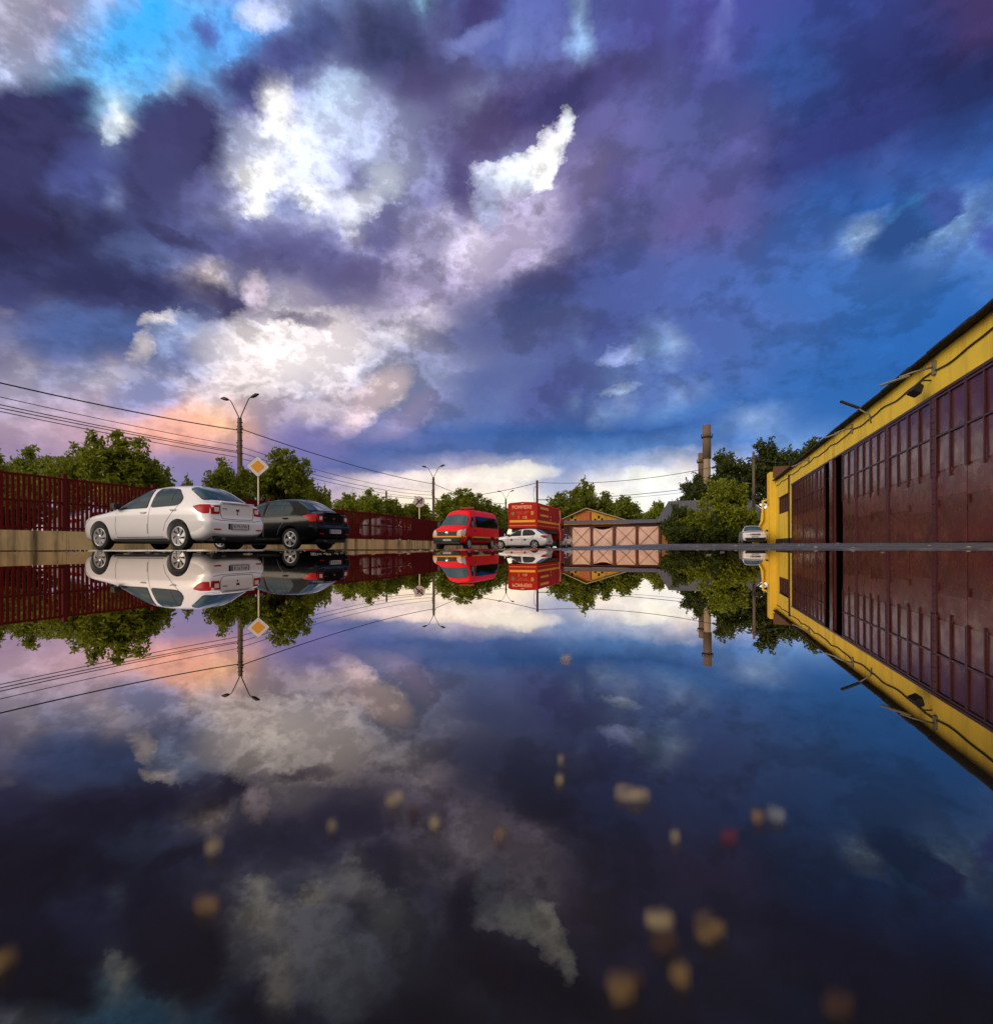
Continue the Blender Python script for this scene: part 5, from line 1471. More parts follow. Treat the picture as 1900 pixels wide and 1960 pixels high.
    for wx in (0, wb):
        for sg in (1, -1): make_wheel(root, wx, sg * .86, r, r, .215, 'spokes', sg, .22)
    return root
# front axle 3.665 m ahead of the origin, the van faces back down the yard
_front = Vector((-2.80, 29.45, 0))
_o = _front + AX * 4.6
red_van((_o.x, _o.y, GZ(_o.x, _o.y) + .0), math.atan2(-AX.y, -AX.x))

# ------------------------------------------------------------------ red fire service truck (its back to the camera)
def fire_truck(loc, rz):
    root = empty('fire_truck', loc, rz)
    tag(root, 'red box bodied fire service truck with POMPIERII and 112 lettering and amber stripes', 'truck')
    W, L = 1.28, 8.6
    zb, zt = 1.80, 4.02
    # box with a shallow ridged roof
    mb = MB()
    prof = [(-W, zb), (W, zb), (W, zt - .10), (W - .10, zt), (0, zt + .07), (-W + .10, zt), (-W, zt - .10)]
    mb.prism([(0, y, z) for y, z in prof], L, (1, 0, 0))
    box = mb.build('cargo_box', VM['redbox'], root)
    mb = MB()
    for sy in (-1, 1):
        mb.box(-.02, .10, sy * W - .05, sy * W + .05, zb - .02, zt - .08)
        mb.box(L - .10, L + .02, sy * W - .05, sy * W + .05, zb - .02, zt - .08)
        mb.box(L * .80, L * .80 + .1, sy * (W + .012) - .02, sy * (W + .012) + .02, zb, zt - .1)
        mb.box(.11, L - .11, sy * W - .04, sy * W + .04, zb - .05, zb + .03)
    mb.build('corner_post', VM['redbox'], box)
    mb = MB(); mb.box(-.012, 0.0, -.012, .012, zb + .02, zt); mb.box(-.014, -.001, -W + .06, W - .06, zb + .30, zb + .315); mb.build('door_seam', VM['trim'], box)
    # stripes
    mb = MB(); mb.box(-.014, -.002, -W + .14, W - .10, 2.30, 2.50)
    for sy in (-1, 1):
        y0, y1 = sorted((sy * (W + .002), sy * (W + .014)))
        mb.box(.12, L - .6, y0, y1, 2.30, 2.50)
        mb.box(1.1, 3.9, y0, y1, 3.50, 3.72); mb.box(1.1, 3.9, y0, y1, 2.88, 3.06)
    mb.build('amber_stripe', VM['yellow'], root)
    mb = MB(); mb.box(-.014, -.002, -W + .06, W - .06, 1.98, 2.07)
    for sy in (-1, 1):
        y0, y1 = sorted((sy * (W + .002), sy * (W + .014)))
        mb.box(.12, L - .6, y0, y1, 1.98, 2.05)
    mb.build('orange_stripe', VM['orange'], root)
    T = lambda y, z: Matrix.Translation((-.004, y, z)) @ REAR
    text_mesh('lettering', 'POMPIERII', .42, VM['cream'], root, T(.06, 3.62), .004, sx=.96, bold=.012)
    text_mesh('lettering', '112', .30, VM['cream'], root, T(-.18, 2.72), .004, bold=.014)
    # handset mark left of the number
    mb = MB()
    pts = [Vector((0, .34 - .10 * math.cos(a) + .10, 2.72 + .17 * math.sin(a))) for a in [(-1 + 2 * k / 6) for k in range(7)]]
    mb.tube([p + Vector((-.012, .0, 0)) for p in pts], [.035, .03, .022, .02, .022, .03, .035], 6)
    mb.build('handset_mark', VM['cream'], root)
    for i, z in enumerate((3.22, 3.12, 3.02)):
        text_mesh('small_lettering', ('INSPECTORATUL PENTRU', 'SITUATII DE URGENTA', 'BUCURESTI ILFOV')[i], .095, VM['orange'], root, T(.0, z), .003)
    mb = MB()
    mb.lathe([(.19, 0), (.19, .008), (.15, .009), (.001, .009)], 24, T(.86, 3.05)); mb.build('round_crest', mat_plain('olive_crest', (120, 96, 30), .6), root)
    mb = MB(); mb.prism([T(-.88, 3.08) @ Vector(p) for p in ((-.13, .18, 0), (.13, .18, 0), (.13, -.08, 0), (0, -.20, 0), (-.13, -.08, 0))], .01, (-1, 0, 0))
    mb.build('shield_crest', mat_plain('ochre_crest', (190, 130, 50), .6), root)
    mb = MB(); mb.box(-.03, 0, -.14, .14, 3.90, 3.97); mb.build('marker_lamp', VM['cream'], root)
    mb = MB()
    for sy in (-1, 1):
        y0, y1 = sorted((sy * (W + .002), sy * (W + .02)))
        mb.box(4.6, 4.75, y0, y1, 2.9, 3.05); mb.box(4.6, 4.75, y0, y1, 2.6, 2.75)
    mb.build('side_lettering', VM['plate'], root)
    # chassis, wheels, lamps, driver's cabin
    mb = MB(); mb.box(.2, L + 1.6, -.42, .42, .95, 1.45); mb.box(.3, L - .3, -1.1, 1.1, 1.45, 1.74); mb.box(.02, .22, -1.2, 1.2, .62, .88); mb.box(3.4, 5.2, .55, 1.15, .55, 1.3); mb.box(3.4, 5.2, -1.15, -.55, .55, 1.3)
    mb.build('chassis', VM['trim'], root)
    mb = MB()
    for sy in (-1, 1): mb.box(-.005, .018, sy * 1.0 - .16, sy * 1.0 + .16, .68, .82)
    mb.build('tail_lamp', VM['lampred'], root)
    plate(root, Matrix.Translation((.015, 0, .75)) @ REAR, 'B 66 ISU')
    for wx in (1.7, 3.0, L + .3):
        for sy in (-1, 1): make_wheel(root, wx, sy * 1.02, .5, .5, .29, 'spokes', sy, .34)
    mb = MB()
    for sy in (-1, 1): mb.box(1.0, 1.04, sy * 1.02 - .25, sy * 1.02 + .25, .35, 1.2)
    mb.build('mud_flap', VM['trim'], root)
    mb = MB(); mb.prism([(L + .05, -1.22, .75), (L + 1.9, -1.22, .75), (L + 1.95, -1.22, 1.7), (L + 1.7, -1.22, 3.0), (L + .05, -1.22, 3.1)], 2.44, (0, 1, 0))
    cabin = mb.build('driver_cabin', VM['redbox'], root, bevel=.05)
    mb = MB()
    for sy in (-1, 1):
        y0, y1 = sorted((sy * 1.222, sy * 1.235))
        mb.box(L + .6, L + 1.6, y0, y1, 1.9, 2.7)
    mb.build('window', VM['darkglass'], cabin)
    return root
_c = Vector((3.47, 45.0, 0)) - RX * 1.28
fire_truck((_c.x, _c.y, GZ(_c.x, _c.y)), math.atan2(AX.y, AX.x))

# ------------------------------------------------------------------ white off-road car by the garage
def suv(loc, rz, label):
    root = empty('parked_car', loc, rz, label, 'car')
    wb, r = 2.673, .345
    S = [
        st(3.50, .40, .50, .58, .46, .66, .60, .66, .80, .58, .86, .34, .875, .88),
        st(3.43, .32, .64, .76, .40, .80, .60, .79, .86, .68, .94, .38, .96, .965),
        st(3.22, .28, .70, .86, .37, .90, .62, .87, .94, .76, 1.00, .42, 1.03, 1.035),
        st(2.673, .28, .72, .89, .37, .93, .64, .89, 1.01, .78, 1.06, .43, 1.095, 1.10),
        st(2.12, .28, .72, .88, .37, .91, .64, .885, 1.03, .79, 1.09, .44, 1.125, 1.13),
        st(1.98, .28, .72, .88, .37, .91, .64, .885, 1.04, .78, 1.15, .45, 1.20, 1.21),
        st(1.35, .28, .72, .88, .37, .91, .65, .885, 1.07, .66, 1.50, .42, 1.57, 1.58),
        st(.95, .28, .72, .88, .37, .91, .65, .885, 1.08, .64, 1.55, .41, 1.615, 1.625),
        st(.2, .28, .72, .885, .37, .915, .66, .885, 1.10, .64, 1.55, .41, 1.61, 1.62),
        st(-.45, .29, .72, .885, .38, .92, .67, .88, 1.12, .64, 1.52, .41, 1.575, 1.585),
        st(-.70, .32, .70, .86, .41, .89, .68, .85, 1.12, .64, 1.42, .41, 1.47, 1.48),
        st(-.80, .36, .64, .80, .44, .84, .68, .80, 1.10, .66, 1.24, .41, 1.28, 1.29),
        st(-.82, .40, .58, .74, .48, .80, .68, .76, 1.08, .62, 1.16, .38, 1.19, 1.20),
    ]
    body, d = build_shell(root, S, [0, wb], r + .065, .62, r + .02, VM['white'])
    for side in ('left', 'right'):
        sg = 1 if side == 'left' else -1
        for o in (rounded([(1.85, 1.10), (1.30, 1.46), (1.05, 1.50), (1.02, 1.10)], .03), rounded([(.92, 1.11), (.94, 1.50), (.1, 1.50), (-.05, 1.15)], .05), rounded([(-.15, 1.17), (-.02, 1.49), (-.45, 1.46), (-.62, 1.22)], .04)):
            mb = MB(); d.patch(mb, side, grow(o, .018), .004); w = mb.build('window', VM['trim'], root)
            mb = MB(); d.patch(mb, side, o, .008); mb.build('pane', VM['darkglass'], w)
        mb = MB()
        for line in ([(2.02, .42), (2.02, .98)], [(.97, .42), (.97, 1.05)], [(.08, .9), (.0, 1.08)]): d.strip(mb, side, line, .013, .003)
        mb.build('door_seam', VM['grey'], body)
        mb = MB(); d.patch(mb, 'front', rounded([(sg * .76, .78), (sg * .42, .78), (sg * .42, .88), (sg * .74, .93)], .02), .008, .05); mb.build('headlight', VM['headlamp'], root)
        mb = MB(); mb.box(1.82, 1.98, min(sg * .92, sg * 1.1), max(sg * .92, sg * 1.1), 1.08, 1.24); mb.box(1.86, 1.94, min(sg * .84, sg * .94), max(sg * .84, sg * .94), 1.08, 1.13); mb.build('wing_mirror', VM['trim'], root, bevel=.03)
        mb = MB(); d.strip(mb, side, [(2.2, .40), (.45, .40)], .12, .006); mb.build('sill', VM['trim'], body)
        mb = MB(); mb.tube([(1.1, sg * .60, 1.60), (.9, sg * .60, 1.66), (-.3, sg * .60, 1.65), (-.5, sg * .60, 1.58)], .022, 8); mb.build('roof_rail', VM['grey'], root)
        mb = MB(); d.patch(mb, 'rear', rounded([(sg * .78, 1.08), (sg * .64, 1.08), (sg * .64, .84), (sg * .78, .84)], .02), .008, .05); mb.build('tail_lamp', VM['lampred'], root)
    scr = rounded([(2.02, .70), (2.05, 0), (2.02, -.70), (1.38, -.58), (1.34, 0), (1.38, .58)], .06)
    mb = MB(); d.patch(mb, 'top', grow(scr, .02), .004, .09); ws = mb.build('windscreen', VM['trim'], root)
    mb = MB(); d.patch(mb, 'top', scr, .008, .09); mb.build('pane', VM['windscreen'], ws)
    mb = MB(); d.patch(mb, 'front', rounded([(.38, .76), (-.38, .76), (-.38, .90), (.38, .90)], .02), .006); gr = mb.build('grille', VM['grey'], root)
    mb = MB()
    for z in (.80, .85): d.strip(mb, 'front', [(-.37, z), (.37, z)], .016, .012)
    mb.prism([(3.53, -.05, .87), (3.53, .05, .87), (3.53, .04, .82), (3.53, 0, .80), (3.53, -.04, .82)], .02, (-1, 0, 0))
    mb.build('grille_bar', VM['chrome'], gr)
    mb = MB(); d.patch(mb, 'front', rounded([(.78, .58), (-.78, .58), (-.66, .36), (.66, .36)], .05), .006); mb.box(3.2, 3.42, -.6, .6, .26, .40); mb.build('bumper_skirt', VM['trim'], root)
    p = d.hit('front', 0, .66, 0)
    plate(root, Matrix.Translation((p.x + .004, 0, .66)) @ FRONT, 'B 47 DST')
    mb = MB(); mb.box(-.6, 3.1, -.66, .66, .24, .42); mb.build('underbody', VM['trim'], root)
    for wx in (0, wb):
        for sg in (1, -1): make_wheel(root, wx, sg * .79, r, r, .225, 'spokes', sg, .21)
    return root
_p = Vector((20.3, 41.0, 0)) + AX * 3.45
suv((_p.x, _p.y, GZ(_p.x, _p.y)), math.atan2(-AX.y, -AX.x), 'white off-road car parked facing the camera beside the yellow end of the garage')

# cars on the street, seen through the slats
FA = math.atan2(FENCE_D.y, FENCE_D.x)
sedan((-21.2, 26.6, ROAD_Z), FA, VM['white2'], 'pale car on the street behind the slats left of the white sedan', 'B 55 TLM', style='spokes', glass='darkglass')
suv((-8.6, 37.3, ROAD_Z), FA, 'pale tall car with red tail lamp behind the slats right of the black sedan')
_q = yard(-13.6, 57.5)
sedan((_q.x, _q.y, GZ(_q.x, _q.y)), math.atan2(-AX.y, -AX.x), VM['silver'], 'white car mostly hidden behind the right underside of the red truck', 'B 30 CVS', style='spokes', glass='darkglass')
# ------------------------------------------------------------------ poles, lamps, signs, cables
CONC = mat_render_wall('pole_concrete', (92, 74, 62), stain=(30, 24, 20), var=0.25, stain_amt=0.6)
DARKM = mat_plain('dark_pole_metal', (52, 40, 36), 0.5, 0.4)
WOOD = mat_plain('creosote_wood', (58, 26, 22), 0.8, var=0.3, scale=5)
PALE = mat_plain('pale_sign_post', (205, 190, 150), 0.5, 0.2)
CABLE = mat_plain('black_cable', (22, 20, 24), 0.6)
STREET = FENCE_D
def lamp_post(x, y, label, k=1.0):
    r = empty('street_lamp', (x, y, ROAD_Z - .1), math.atan2(FENCE_N.y, FENCE_N.x), label, 'street lamp', 'double armed street lamps on concrete poles')
    mb = MB(); mb.hexa([(-.15, -.13, 0), (.15, -.13, 0), (.15, .13, 0), (-.15, .13, 0), (-.10, -.09, 7.5), (.10, -.09, 7.5), (.10, .09, 7.5), (-.10, .09, 7.5)])
    mb.build('pole', CONC, r, bevel=.02)
    mb = MB()
    for z in (5.3, 5.8, 6.1, 6.6, 6.95, 7.2): mb.box(-.125, .125, -.115, .115, z, z + .05)
    mb.build('pole_band', DARKM, r)
    mb = MB()
    for z, sx in ((6.83, -1), (6.83, 1), (5.55, -1), (5.75, -1), (6.0, -1)):
        mb.tube([(sx * .1, 0, z), (sx * .22, 0, z)], .05, 8)
    mb.build('insulator', DARKM, r)
    for sx in (-1, 1):
        mb = MB(); mb.tube([(sx * .05, 0, 7.3), (sx * .10, 0, 7.6), (sx * .62, 0, 8.50), (sx * .72, 0, 8.62), (sx * .9, 0, 8.70)], [.035, .032, .028, .026, .026], 8)
        a = mb.build('arm', DARKM, r)
        mb = MB()
        c = (sx * .85, 0, 8.67)
        e = (sx * 1.42, 0, 8.80)
        mb.tube([c, (sx * 1.0, 0, 8.71), (sx * 1.2, 0, 8.78), e], [.05, .10, .11, .04], 10)
        mb.build('lamp_head', DARKM, a)
    return r
POSTS = [(-15.5, 31.6), (-7.1, 59.0), (1.55, 86.0)]
lamp_post(*POSTS[0], 'tallest looking double street lamp on a brown concrete pole behind the white sedan')
lamp_post(*POSTS[1], 'middle double street lamp on a pole rising left of the red van')
lamp_post(*POSTS[2], 'farthest smallest double street lamp, between the red van and the red truck')

def utility_pole(x, y, z0, h, label, mat, w=.13):
    r = empty('utility_pole', (x, y, z0), 0.3, label, 'utility pole')
    mb = MB(); mb.tube([(0, 0, 0), (0, 0, h)], [w * 1.25, w], 10); mb.build('pole', mat, r)
    return r
P1 = (4.68, 60.0); P2 = (25.6, 52.0); P3 = (-17.9, 85.0)
u = utility_pole(*P1, GZ(*P1), 7.75, 'dark brown wooden utility pole rising from behind the red truck', WOOD, .12)
mb = MB(); mb.tube([(0, .0, 7.2), (-.4, -.1, 6.9), (-.5, -.1, 6.1), (-.28, -.05, 5.0), (-.2, 0, 4.2)], .025, 6); mb.build('cable_loop', CABLE, u)
u = utility_pole(*P2, GZ(*P2), 9.3, 'grey brown utility pole before the grey tiled roof on the right', CONC, .12)
mb = MB(); mb.box(-.8, .8, -.05, .05, 8.6, 8.72); mb.build('cross_arm', DARKM, u)
mb = MB(); mb.box(-.12, .35, -.2, .2, 4.6, 5.0); mb.build('junction_box', DARKM, u)
u = utility_pole(*P3, ROAD_Z, 8.6, 'small far utility pole above the trees between the two signs', DARKM, .14)
mb = MB(); mb.box(-.7, .7, -.05, .05, 7.6, 7.7); mb.build('cross_arm', DARKM, u)

def cable(a, b, sag, r, label, group='overhead cables'):
    a, b = Vector(a), Vector(b)
    mb = MB()
    pts = []
    for k in range(41):
        t = k / 40
        p = a.lerp(b, t); p.z -= sag * 4 * t * (1 - t)
        pts.append(p)
    mb.tube(pts, r, 5)
    return tag(mb.build('overhead_cable', CABLE), label, 'cable', group)
P0 = (-24.2, 3.6)
def on(p, z, dx=0.0): return (p[0] + dx * FENCE_N.x, p[1] + dx * FENCE_N.y, z)
names = ['topmost thick cable reaching the nearest street lamp from the left edge', 'upper thin cable below the thick one left of the nearest street lamp',
         'third cable down left of the nearest street lamp', 'fourth cable down left of the nearest street lamp', 'lowest cable left of the nearest street lamp']
for (za, zb_, sg, rr), nm in zip([(7.05, 7.1, .70, .030), (6.5, 6.15, .45, .016), (6.2, 5.8, .42, .020), (6.05, 5.72, .44, .020), (5.9, 5.45, .35, .018)], names):
    cable(on(P0, za, -.2), on(POSTS[0], zb_, -.2), sg, rr, nm)
names = ['topmost thick cable between the nearest and the middle street lamp', 'second cable from the top between nearest and middle street lamp', 'third cable from the top between nearest and middle street lamp', 'lowest cable between the nearest and middle street lamp']
for (za, sg, rr), nm in zip([(7.1, .35, .030), (6.15, .5, .018), (5.8, .55, .020), (5.45, .5, .018)], names):
    cable(on(POSTS[0], za, .2 if za > 7 else -.2), on(POSTS[1], za, -.2), sg, rr, nm)
cable(on(POSTS[1], 7.0, .2), on(POSTS[2], 7.0, -.2), .5, .03, 'cable running on from the middle street lamp to the farthest one')
cable((P1[0], P1[1], 7.28), (P3[0], P3[1], 8.3), 1.1, .035, 'thick drooping cable from the brown pole by the truck away to the far left')
cable((P1[0], P1[1], 7.32), (P2[0], P2[1], 8.75), .9, .03, 'upper cable crossing the bright sky right of the brown pole')
cable((P1[0], P1[1], 5.35), (P2[0], P2[1], 6.6), .45, .03, 'lower thick cable crossing the trees right of the brown pole')
cable((P1[0] + .1, P1[1], 5.28), (P2[0], P2[1], 6.3), .55, .018, 'thin cable hanging just under the lower thick one right of the brown pole')
_e = yard(S_W + 1.0, 40)
cable((P2[0], P2[1], 8.7), (_e.x, _e.y, 5.9), .4, .025, 'cable dropping from the grey brown pole to the garage roof')
_e = yard(S_W - .4, T1 + .5)
cable((P2[0], P2[1], 5.0), (_e.x, _e.y, 4.7), .05, .022, 'short level cable from the grey brown pole to the yellow corner pier')

# road signs
def sign_post(x, y, z0, h, label, r=.03):
    o = empty('road_sign', (x, y, z0), 0, label, 'road sign')
    mb = MB(); mb.tube([(0, 0, 0), (0, 0, h)], r, 10); mb.build('post', PALE, o)
    return o
swhite = mat_plain('sign_white', (228, 222, 220), 0.4, var=.05)
syell = mat_plain('sign_amber', (240, 160, 10), 0.4, var=.05)
sgrey = mat_plain('sign_back', (120, 118, 116), 0.5, 0.3)
sface = mat_plain('sign_pinkish_white', (205, 180, 176), 0.5, var=.08)
x, y = -10.45, 22.95
o = sign_post(x, y, GZ(x, y), 3.95, 'amber and white diamond priority road sign on a thin pale post')
F = Matrix.Translation((0, -.045, 3.66)) @ Matrix.Rotation(R(22), 4, 'Z') @ Matrix(((1, 0, 0, 0), (0, 0, -1, 0), (0, 1, 0, 0), (0, 0, 0, 1)))
def diamond(mb, h, z0, z1):
    pts = rounded([(h, 0), (0, h), (-h, 0), (0, -h)], .05)
    mb.prism([F @ Vector((a, b, z0)) for a, b in pts], z1 - z0, (F.to_3x3() @ Vector((0, 0, 1))))
mb = MB(); diamond(mb, .46, 0, .012); pl = mb.build('sign_plate', swhite, o)
mb = MB(); diamond(mb, .475, -.012, -.001); mb.build('sign_rim', VM['ink'], pl)
mb = MB(); diamond(mb, .29, .0125, .016); mb.build('amber_panel', syell, pl)
mb = MB(); mb.box(-.05, .05, -.04, .03, 3.3, 3.38); mb.build('clamp', sgrey, o)
x, y = -5.98, 40.6
o = sign_post(x, y, ROAD_Z, 3.1, 'round white sign with a black diagonal bar over the number 30 on a pale post', .045)
F = Matrix.Translation((0, -.06, 3.05)) @ Matrix.Rotation(R(10), 4, 'Z') @ Matrix(((1, 0, 0, 0), (0, 0, -1, 0), (0, 1, 0, 0), (0, 0, 0, 1)))
mb = MB(); mb.lathe([(.43, 0), (.43, .012), (.001, .013)], 36, F, smooth=False); pl = mb.build('sign_plate', sface, o)
mb = MB(); a = F @ Vector((-.33, -.30, .018)); b = F @ Vector((.28, .30, .018))
mb.bar(a, b, .085, .006, up=F.to_3x3() @ Vector((0, 0, 1))); mb.build('diagonal_bar', VM['ink'], pl)
text_mesh('sign_lettering', '30', .50, VM['ink'], pl, F @ Matrix.Translation((0, 0, .0155)), .001, bold=.012)
# leaning red and white pole beside the truck
o = empty('barrier_pole', (5.6, 46.0, GZ(5.6, 46.0)), 0, 'crooked thin pale pole standing at the right side of the red truck', 'pole')
mb = MB(); mb.tube([(0, 0, 0), (.02, 0, 1.2), (-.06, 0, 1.9), (.03, 0, 2.6), (-.02, 0, 3.3)], .06, 8); mb.build('pole', mat_plain('dull_pink_pole', (150, 96, 88), .6), o)
# ------------------------------------------------------------------ sheds and house at the far end, chimneys
def mat_tiles(name, col, rough=.7):
    m, nt, b = new_mat(name)
    v = obj_coord(nt); n = noise_n(nt, 1.2, 5, .6, v); n2 = noise_n(nt, 14, 4, .6, v)
    col = srgb(col)
    c = mix_col(nt, n.outputs['Fac'], tuple(q * .65 for q in col[:3]) + (1,), tuple(min(1, q * 1.3) for q in col[:3]) + (1,))
    c = mix_col(nt, math_n(nt, 'MULTIPLY', n2.outputs['Fac'], .5), c, (.02, .02, .02, 1))
    nt.links.new(c, b.inputs['Base Color']); b.inputs['Roughness'].default_value = rough
    return m
def corrugated(mb, s0, s1, t0, z0, t1, z1, n, amp=.03):
    """ridged sheet sloping from (t0,z0) up to (t1,z1)"""
    step = (s1 - s0) / n
    for k in range(n):
        for h in range(2):
            a = s0 + (k + h * .5) * step; b = a + step * .5
            za, zb_ = (0, amp) if h == 0 else (amp, 0)
            p = [(a, t0, z0 + za), (b, t0, z0 + zb_), (b, t1, z1 + zb_), (a, t1, z1 + za)]
            q = [(x, y, z - .03) for x, y, z in p]
            mb.hexa(q + p)

def build_sheds():
    ochre = mat_render_wall('ochre_render', (206, 150, 44), stain=(90, 66, 30), stain_amt=.6)
    rust = mat_plain('rust_brown_frame', (104, 44, 24), .7, var=.3, scale=4)
    maroon = mat_plain('dark_maroon_boards', (52, 12, 12), .7, var=.3, scale=3)
    tin = mat_tiles('weathered_tin', (108, 98, 92), .55)
    pale = mat_tiles('pale_roof_edge', (172, 156, 136), .6)
    orange = mat_plain('orange_door_paint', (178, 92, 26), .6, var=.2)
    dark = mat_plain('dark_opening', (14, 9, 8), .9)
    slate = mat_tiles('grey_tiles', (92, 92, 102))
    olive = mat_render_wall('olive_wall', (120, 92, 38), stain=(40, 36, 20))
    # canvas sheets behind the braced gates
    m, nt, b = new_mat('pink_canvas')
    v = obj_coord(nt); n = noise_n(nt, 1.5, 6, .6, v)
    nt.links.new(mix_col(nt, n.outputs['Fac'], srgb((214, 164, 144)), srgb((242, 206, 186))), b.inputs['Base Color'])
    b.inputs['Roughness'].default_value = .85
    n2 = noise_n(nt, 2.5, 3, .5, obj_coord(nt, (1, 1, .4))); bump(nt, b, n2.outputs['Fac'], .6, .08)
    canvas = m
    z0 = 0.0
    # lean-to row of garages; local x across, local y away from the camera
    root = empty('garage_row', yard(-15.4, 61.1, z0), -PHI, 'low lean-to row of garages with corrugated roof and pink canvas gates', 'garage row')
    W = 12.0
    mb = MB(); mb.box(0, W, .6, 3.6, -.3, 2.45); mb.build('wall', maroon, root)
    mb = MB(); corrugated(mb, -.3, W + .25, -.35, 2.56, 3.7, 3.15, 46, .045); mb.build('roof', tin, root)
    mb = MB(); mb.box(0, W, -.02, .1, 2.30, 2.50)
    mb.build('lintel', maroon, root)
    edges = [1.75, 4.25, 6.85, 9.4, 11.9]
    for e in edges:
        mb = MB(); mb.box(e - .09, e + .09, 0, .16, -.3, 2.298)
        mb.build('door_post', rust, root)
    for i in range(4):
        a, b2 = edges[i] + .10, edges[i + 1] - .10
        g = MB()
        for p, q in (((a, 0.02, -.05), (b2, 0.02, 2.26)), ((a, .02, 2.26), (b2, .02, -.05))): g.bar(p, q, .035, .035)
        g.box(a, b2, 0.0, .04, 2.24, 2.295); g.box(a, a + .05, 0, .04, -.1, 2.239); g.box(b2 - .05, b2, 0, .04, -.1, 2.239)
        gate = g.build('gate', rust, root)
        c = bmesh.new()
        nx, nz = 14, 12
        gr = []
        for ix in range(nx + 1):
            col = []
            fx = ix / nx
            sag = (.32 if i == 1 else .04 if i == 3 else .02) * math.sin(PI * fx)
            for iz in range(nz + 1):
                fz = iz / nz
                x = a + .02 + (b2 - a - .04) * fx
                if i == 1: x -= .22 * fz * (1 - fz) * 2 * (fx > .6) * (fx - .6)
                z = -.1 + (2.20 - sag + .1) * fz
                y = .10 + .03 * math.sin(fx * 9 + i) * math.sin(fz * 5 + i * 2) - (.05 * math.sin(PI * fz) if i in (1, 3) else 0)
                col.append(c.verts.new((x, y, z)))
            gr.append(col)
        for ix in range(nx):
            for iz in range(nz):
                f = c.faces.new((gr[ix][iz], gr[ix + 1][iz], gr[ix + 1][iz + 1], gr[ix][iz + 1])); f.smooth = True
        ex = bmesh.ops.extrude_face_region(c, geom=c.faces[:])
        for vv in [q for q in ex['geom'] if isinstance(q, bmesh.types.BMVert)]: vv.co.y += .012
        bmesh.ops.recalc_face_normals(c, faces=c.faces)
        me = bpy.data.meshes.new('canvas'); c.to_mesh(me); c.free()
        link_mesh('canvas', me, canvas, gate)
    g = MB()
    for p, q in (((.2, -.01, .1), (1.5, -.01, 2.2)), ((.2, -.01, 2.2), (1.5, -.01, .1))): g.bar(p, q, .035, .03)
    g.box(.1, 1.6, 0.01, .58, -.1, 2.29); g.build('gate', maroon, root)
    # gabled ochre house behind the row
    root = empty('gabled_shed', yard(-16.2, 66.0, z0), -PHI, 'ochre gabled shed with an orange loft door and two groups of dark vent holes', 'shed')
    mb = MB()
    mb.prism([(.2, 0, 0), (8.9, 0, 0), (8.9, 0, 2.9), (3.55, 0, 4.62), (.2, 0, 3.25)], 7.0, (0, 1, 0)); mb.build('wall', ochre, root)
    mb = MB(); mb.box(2.55, 3.95, -.05, -.002, 2.6, 4.3); mb.box(2.7, 3.5, -.06, -.051, 2.5, 2.75); mb.build('loft_door', orange, root)
    mb = MB()
    mb.box(4.0, 4.12, -.06, -.001, 2.6, 4.3); mb.build('trim_board', rust, root)
    for cx in (1.65, 5.05):
        for dx, z in ((-.45, 3.25), (0, 3.62), (.42, 3.3)):
            mb = MB(); mb.box(cx + dx - .13, cx + dx + .13, -.02, -.001, z - .17, z + .17); mb.build('vent_hole', dark, root)
    mb = MB()
    mb.hexa([(-.2, -.5, 3.10), (3.55, -.5, 4.70), (3.55, 7.2, 4.70), (-.2, 7.2, 3.10), (-.2, -.5, 3.22), (3.55, -.5, 4.82), (3.55, 7.2, 4.82), (-.2, 7.2, 3.22)])
    mb.hexa([(3.551, -.5, 4.70), (9.4, -.5, 2.82), (9.4, 7.2, 2.82), (3.551, 7.2, 4.70), (3.551, -.5, 4.82), (9.4, -.5, 2.94), (9.4, 7.2, 2.94), (3.551, 7.2, 4.82)])
    mb.build('roof', pale, root)
    # dark flat roofed shed joining on the right
    root = empty('flat_shed', yard(-7.6, 65.5, z0), -PHI, 'dark flat roofed shed right of the ochre gable behind the garage row', 'shed')
    mb = MB(); mb.box(.3, 5.2, 0, 4, 0, 3.0); mb.build('wall', olive, root)
    mb = MB(); mb.box(.1, 5.5, -.3, 4.3, 3.003, 3.28); mb.build('roof', mat_plain('tar_paper', (30, 22, 20), .9, var=.3), root)
    # grey tiled house overgrown with ivy
    root = empty('tiled_house', yard(-3.5, 57.6, z0), -PHI, 'grey tiled house half hidden under ivy and shrubs', 'house')
    L = 10.6
    mb = MB(); mb.box(.5, L - .3, .7, 6.5, -.3, 2.42); mb.build('wall', olive, root)
    mb = MB()
    # hipped roof, ridge along x
    A = [(-.2, 0, 2.45), (L + .3, 0, 2.45), (L + .3, 7.2, 2.45), (-.2, 7.2, 2.45)]
    B = [(.9, 3.6, 4.85), (L - 1.6, 3.6, 4.85)]
    def slab(pts, th=.1):
        a = [Vector(p) for p in pts]
        mb.prism(a, th, (0, 0, 1))
    slab([A[0], A[1], B[1], B[0]]); slab([A[2], A[3], B[0], B[1]]); slab([A[1], A[2], B[1]]); slab([A[3], A[0], B[0]])
    # tile courses
    for k in range(34):
        x = -.1 + (L + .3) * k / 33
        t0 = 0.0
        tops = 1.0
        if x < .9: tops = (x + .2) / 1.1
        if x > L - 1.6: tops = max(0.02, (L + .3 - x) / 1.9)
        mb.bar((x, -.02, 2.565), (x, 3.6 * tops, 2.565 + 2.40 * tops), .07, .05)
    mb.build('roof', slate, root)
    mb = MB(); mb.box(1.6, 2.9, .66, .699, .0, 2.1); mb.build('door', dark, root)
